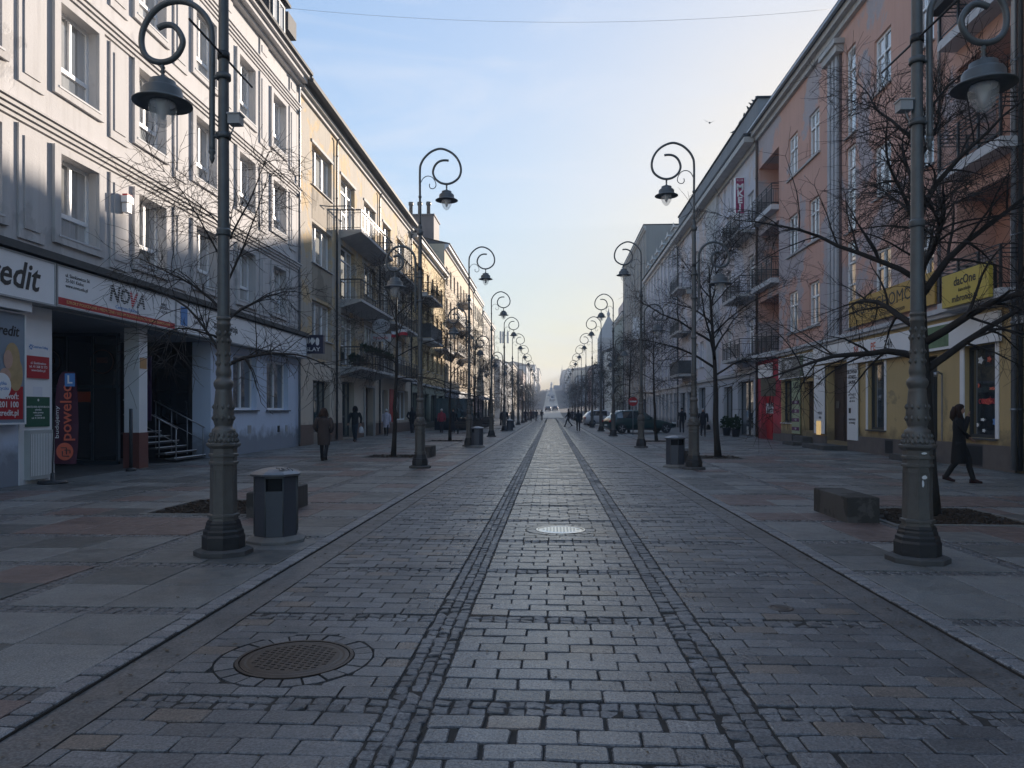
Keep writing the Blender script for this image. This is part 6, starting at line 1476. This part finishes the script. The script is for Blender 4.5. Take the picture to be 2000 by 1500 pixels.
# ------------------------------------------------------------------ cars
def make_car(label, loc, rz, paint, hatch=True, L_=4.45, Wd=1.82, Hh=1.58, group='cars parked near the crossing'):
    t = thing('parked_car', label, 'car', loc, group, rz=rz, local=True)
    # stations along the length: x, half width scale, z sill, z belt, z roof, roof half width
    h = L_/2
    st = [(-h,.80,.42,.78,.80,.70),(-h+.08,.88,.30,.92,.96,.74),(-h+.22,.95,.24,.98,1.08,.75),(-h+.55,.99,.22,1.02,1.42,.72),(-h+.95,1.0,.22,1.02,Hh-.05,.72),(-h+1.6,1.0,.22,1.0,Hh,.73),(-h+2.35,1.0,.22,.98,Hh-.03,.73),(-h+2.85,1.0,.22,.96,1.36,.72),(-h+3.25,.99,.22,.94,1.02,.74),(-h+3.8,.97,.24,.88,.93,.72),(-h+4.2,.9,.28,.78,.84,.68),(-h+4.45*L_/4.45-.02,.74,.38,.62,.68,.58)]
    hwid = Wd/2; rings = []
    for x,w,zs,zb,zr,rw in st:
        W_ = hwid*w; half = [(0,zs),(W_*.8,zs),(W_*.97,zs+.1),(W_,(zs+zb)/2),(W_*.97,zb),(hwid*rw if zr-zb > .15 else W_*.9,zr-.05 if zr-zb > .15 else zb+.02),(hwid*rw*.86,zr),(0,zr+.015)]
        ring = [(x,yy,zz) for yy,zz in half] + [(x,-yy,zz) for yy,zz in reversed(half[1:-1])]
        rings.append(ring)
    mb = MB(); mb.rings(rings); mb.build('body', paint, t)
    g = M['shopglass']
    def at_(i): return st[i]
    for s_ in (-1,1):    # side glass bands, set just proud of the body between belt and roof rail
        for nm, (i0,i1) in (('rear_quarter_window',(3,4)),('rear_side_window',(4,5)),('front_side_window',(5,7))):
            mb = MB()
            for i in range(i0,i1):
                a, b_ = st[i], st[i+1]
                def pt(s,f,e=0): 
                    W_ = hwid*s[1]*.97; r_ = hwid*s[5]; return (s[0],s_*(W_+(r_-W_)*f+.006),s[3]+(s[4]-.05-s[3])*f)
                mb.quad(pt(a,.1),pt(b_,.1),pt(b_,.92),pt(a,.92),sm=True)
            mb.build(nm, g, t)
    for nm,(i0,i1) in (('rear_window',(2,4)),('windscreen',(7,8))):
        mb = MB(); a, b_ = st[i0], st[i1]; q = .8
        mb.quad((a[0]-.006,-hwid*a[5]*q,a[4]+.02),(a[0]-.006,hwid*a[5]*q,a[4]+.02),(b_[0]-.006,hwid*b_[5]*q,b_[4]+.022),(b_[0]-.006,-hwid*b_[5]*q,b_[4]+.022)); mb.build(nm, g, t)
    for s_ in (-1,1):
        for x in (-h+.85,h-.88):
            mb = MB(); r_ = .335
            def ring(y,r): return [(x+r*math.cos(2*pi*k/24),y,.335+r*math.sin(2*pi*k/24)) for k in range(24)]
            mb.rings([ring(s_*(hwid-.2),r_*.9),ring(s_*(hwid-.2),r_),ring(s_*(hwid+.005),r_),ring(s_*(hwid+.02),r_*.9),ring(s_*(hwid+.01),r_*.68)]); w = mb.build('wheel', M['iron'], t); w['local'] = 1
            mb = MB()
            for k in range(5):
                a = 2*pi*k/5; mb.tube([(x,s_*(hwid+.02),.335),(x+.22*math.cos(a),s_*(hwid+.018),.335+.22*math.sin(a))],.025,5)
            mb.build('rim', M['greyframe'], w)
            mb = MB(); mb.rings([[(x+.39*math.cos(pi*k/14),s_*(hwid*q_),.335+.39*math.sin(pi*k/14)) for k in range(15)] for q_ in (.9,.985)],closed=False,cap=False); mb.build('wheel_arch', M['dark'], t)
    for s_ in (-1,1):
        mb = MB(); mb.box(-h-.005,-h+.16,s_*hwid*.86-.12,s_*hwid*.86+.06 if s_>0 else s_*hwid*.86+.12,.78,.9); mb.build('tail_light', M['red'], t)
        mb = MB(); mb.box(h-.3,h-.1,s_*hwid*.72-.15,s_*hwid*.72+.15,.66,.76); mb.build('headlight', M['whiteink'], t)
        mb = MB(); mb.box(-h+2.85,-h+3.05,s_*(hwid+.02)-.09,s_*(hwid+.02)+.09,1.0,1.13); mb.build('mirror', paint, t)
        mb = MB(); mb.box(-h+1.2,h-1.3,s_*hwid*1.0-.012,s_*hwid*1.0+.012,.26,.34); mb.build('sill_trim', M['iron'], t)
        mb = MB(); 
        for x in (-h+1.62,-h+2.55): mb.box(x,x+.2,s_*hwid*.99-.02,s_*hwid*.99+.025,.86,.89)
        mb.build('door_handle', paint, t)
    mb = MB(); mb.box(-h-.02,-h+.02,-.28,.28,.5,.62); mb.build('number_plate', M['whiteink'], t)
    return t
def paint(name,col):
    m,t,b,N,L = _mat(name); b.inputs['Base Color'].default_value=(*col,1); b.inputs['Roughness'].default_value=.3; b.inputs['Coat Weight'].default_value=1; b.inputs['Coat Roughness'].default_value=.05
    bump(N,L,b,noise(N,L,objvec(N,L),1.5,2),.03,.02); return m
make_car('dark green hatchback parked across the pavement behind the lamps', (6.3,53.2,PZ), R(14), paint('dark_green_paint',(.012,.05,.05)), L_=5.0, Wd=1.9, Hh=1.62)
make_car('pale silver car standing beyond the dark green hatchback', (5.5,77,PZ), R(8), paint('silver_paint',(.45,.45,.46)), L_=4.5, Hh=1.66)
make_car('small white van far up the climbing street', (.6,330,ramp_z(330)), R(90), paint('white_paint',(.75,.75,.75)), L_=4.8, Wd=2.0, Hh=2.2)
make_car('small dark car far up the street just before the white van', (-.9,235,ramp_z(235)), R(90), paint('black_paint',(.02,.02,.025)))
make_car('tiny dark car beside another far up the climbing street', (1.4,240,ramp_z(240)), R(90), paint('grey_paint',(.05,.05,.06)))
# kiosk and statue at the far end
t = thing('monument', 'pale stone monument with a figure on a stepped plinth in the far sunlight', 'statue', (.2,400,ramp_z(400)))
z = ramp_z(400); mb = MB()
for i,(w,h0,h1) in enumerate(((4,0,.5),(3.2,.5,1.0),(1.6,1.0,4.2),(1.9,4.2,4.5))): mb.box(.2-w/2,.2+w/2,400-w/2,400+w/2,z+h0,z+h1)
mb.build('plinth', M['signwhite'], t)
mb = MB(); mb.lathe([(z+4.5,.5),(z+5.2,.45),(z+6.2,.55),(z+6.8,.4),(z+7.0,.2),(z+7.1,.26),(z+7.4,.28),(z+7.6,.1)],(.2,400),12); mb.tube([(.2,400,z+6.5),(.9,400,z+6.3),(1.2,400,z+7.0)],.16,6); mb.build('figure', M['signwhite'], t)
# road sign
t = thing('traffic_sign', 'round red no-entry sign with a white bar on a thin post', 'road sign', (5.35,48.8,PZ))
mb = MB(); mb.tube([(5.35,48.8,PZ),(5.35,48.8,2.7)],.03,8); mb.build('post', M['zinc'], t)
c = pix(1240,783,48.6); mb = MB(); c.y = 48.74; c.x = 5.35; c.z = 2.2
mb.rings([[(c.x+.3*math.cos(2*pi*k/24),yy,c.z+.3*math.sin(2*pi*k/24)) for k in range(24)] for yy in (48.74,48.76)],sm=False); mb.build('disc', M['red'], t)
mb = MB(); mb.box(c.x-.22,c.x+.22,48.73,48.738,c.z-.05,c.z+.05); mb.build('bar', M['whiteink'], t)
# overhead wire, birds
def wire(p, q_, sag, r_, label):
    mb = MB(); mb.tube([(p[0]+(q_[0]-p[0])*k/24,p[1]+(q_[1]-p[1])*k/24,p[2]+(q_[2]-p[2])*k/24-sag*4*(k/24)*(1-k/24)) for k in range(25)],r_,4); return tag(mb.build('overhead_wire', M['greyframe'], None), label, 'wire')
wire((LX,29.5,17.95),(RX,31.5,18.3),.6,.006,'thin sagging wire strung across the sky between the two rows of houses')
def bird(loc, rz, label, flying=False, s_=1.0):
    t = thing('bird' if flying else 'pigeon', label, 'bird', loc, None if flying else 'pigeons on the attic roof', rz=rz, local=True)
    mb = MB()
    def el(x,z,rx,rz_): return [(x,rx*math.cos(2*pi*k/8)*s_,z+rz_*math.sin(2*pi*k/8)*s_) for k in range(8)]
    o_ = 0 if flying else .1
    mb.rings([el(-.22*s_,o_,.015,.01),el(-.12*s_,o_,.04,.03),el(0,o_+.02,.07,.065),el(.09*s_,o_+.06,.05,.05),el(.12*s_,o_+.12 if not flying else .02,.032,.035),el(.17*s_,o_+.13 if not flying else .02,.01,.01)])
    if flying:
        for sg,up in ((-1,.16),(1,.3)): mb.poly([tuple(q*s_*1.25 for q in p_) for p_ in ((.08,0,.02),(.02,sg*.2,up*.6),(-.1,sg*.42,up),(-.12,sg*.2,up*.35),(-.08,0,.0))])
    mb.build('body', M['poleblack'], t)
p = pix(1386,241,30); bird(tuple(p), R(75), 'dark bird flying against the sky between the lamps and the attic roof', True, .5)
for i,(x,y) in enumerate(((1489,186),(1477,196),(1468,205),(1462,217),(1453,231),(1446,240),(1433,260))):
    s_=(x-1000)/1450; dx=-math.sin(R(3))+s_*math.cos(R(3)); d=11.82/dx; yy=d*(math.cos(R(3))+s_*math.sin(R(3))); bird((11.85,max(yy,43.5+.5*i),19.55), R(90+i*40), f'{["first","second","third","fourth","fifth","sixth","seventh"][i]} dark pigeon along the attic edge counted from its high corner', False, 1.2)
# stacks of small things by the arcade: string of fairy lights on a slim pole
t = thing('slim_post', 'slim dark post with tiny bright reflections before the arcade column', 'post', (-10.9,18.75,PZ))
mb = MB(); mb.tube([(-10.9,18.75,PZ),(-10.9,18.75,1.65)],.045,8); mb.lathe([(PZ,.13),(.1,.12),(.12,.05)],(-10.9,18.75),12); mb.build('post', M['iron'], t)
# ------------------------------------------------------------------ grit, leaves and stickers
lf = MB(); lr = random.Random(3)
for _ in range(1100):
    t_ = lr.random()
    if t_ < .5:
        sx_ = lr.choice((-1,1)); x = (-2.6+abs(lr.gauss(0,.12)) if sx_ < 0 else 2.76-abs(lr.gauss(0,.12))); z = .001
    else: x = lr.uniform(-10.8,11.4); z = PZ+.004 if not -2.8 < x < 2.95 else .004
    y = lr.uniform(2.6,34); s_ = lr.uniform(.006,.022); a = lr.uniform(0,pi); c_, q_ = math.cos(a)*s_, math.sin(a)*s_
    lf.rv = lr.random()*.9+.05
    lf.quad((x-c_,y-q_,z),(x+q_*.6,y-c_*.6,z+lr.uniform(0,.008)),(x+c_,y+q_,z+.002),(x-q_*.6,y+c_*.6,z+lr.uniform(0,.01)))
lf.build('fallen_leaves', plain('dry_leaf_litter',(.13,.1,.07),.8,.7,3), None, kind='stuff', label='specks of dry leaf litter along the gutters and slabs')
rl = [o for o in bpy.data.objects if o.get('label','').startswith('nearest scroll lamp beside the stone bench')][0]
for (x0,x1,z0,z1,mt_) in ((-.035,.03,.86,.91,'whiteink'),(.0,.03,.78,.87,'signwhite'),(-.03,.045,1.12,1.15,'whiteink')):
    mb = MB(); n_ = 7
    mb.poly([((x0+x1)/2+(x1-x0)/2*math.cos(a)*random.uniform(.7,1),.1395 if z0 < 1 else .146,(z0+z1)/2+(z1-z0)/2*math.sin(a)*random.uniform(.7,1)) for a in [2*pi*k/n_ for k in range(n_)]])
    st_ = mb.build('torn_sticker', M[mt_], rl)
# ------------------------------------------------------------------ haze
hz = MB(); hz.box(-705,705,-62,905,-1.5,40.5)
hm = bpy.data.materials.new('haze_air'); hm.use_nodes = True; hn = hm.node_tree; hn.nodes.clear()
ho = hn.nodes.new('ShaderNodeOutputMaterial'); hv = hn.nodes.new('ShaderNodeVolumePrincipled')
hv.inputs['Color'].default_value = (.8,.88,1,1); hv.inputs['Density'].default_value = .0012; hv.inputs['Anisotropy'].default_value = 0
hn.links.new(hv.outputs[0], ho.inputs['Volume'])
hm.cycles.homogeneous_volume = True if hasattr(hm.cycles,'homogeneous_volume') else False
hob = hz.build('haze', hm, None, kind='stuff', label='pale bluish haze filling the street air')

# lettering becomes plain letter meshes
dg = bpy.context.evaluated_depsgraph_get()
for o in [o for o in bpy.data.objects if o.type == 'FONT']:
    me = bpy.data.meshes.new_from_object(o.evaluated_get(dg)); n = bpy.data.objects.new('tmp', me); COL.objects.link(n)
    n.parent = o.parent; n.matrix_parent_inverse = o.matrix_parent_inverse.copy(); n.location = o.location; n.rotation_euler = o.rotation_euler; n.scale = o.scale
    bpy.data.objects.remove(o); n.name = 'lettering'
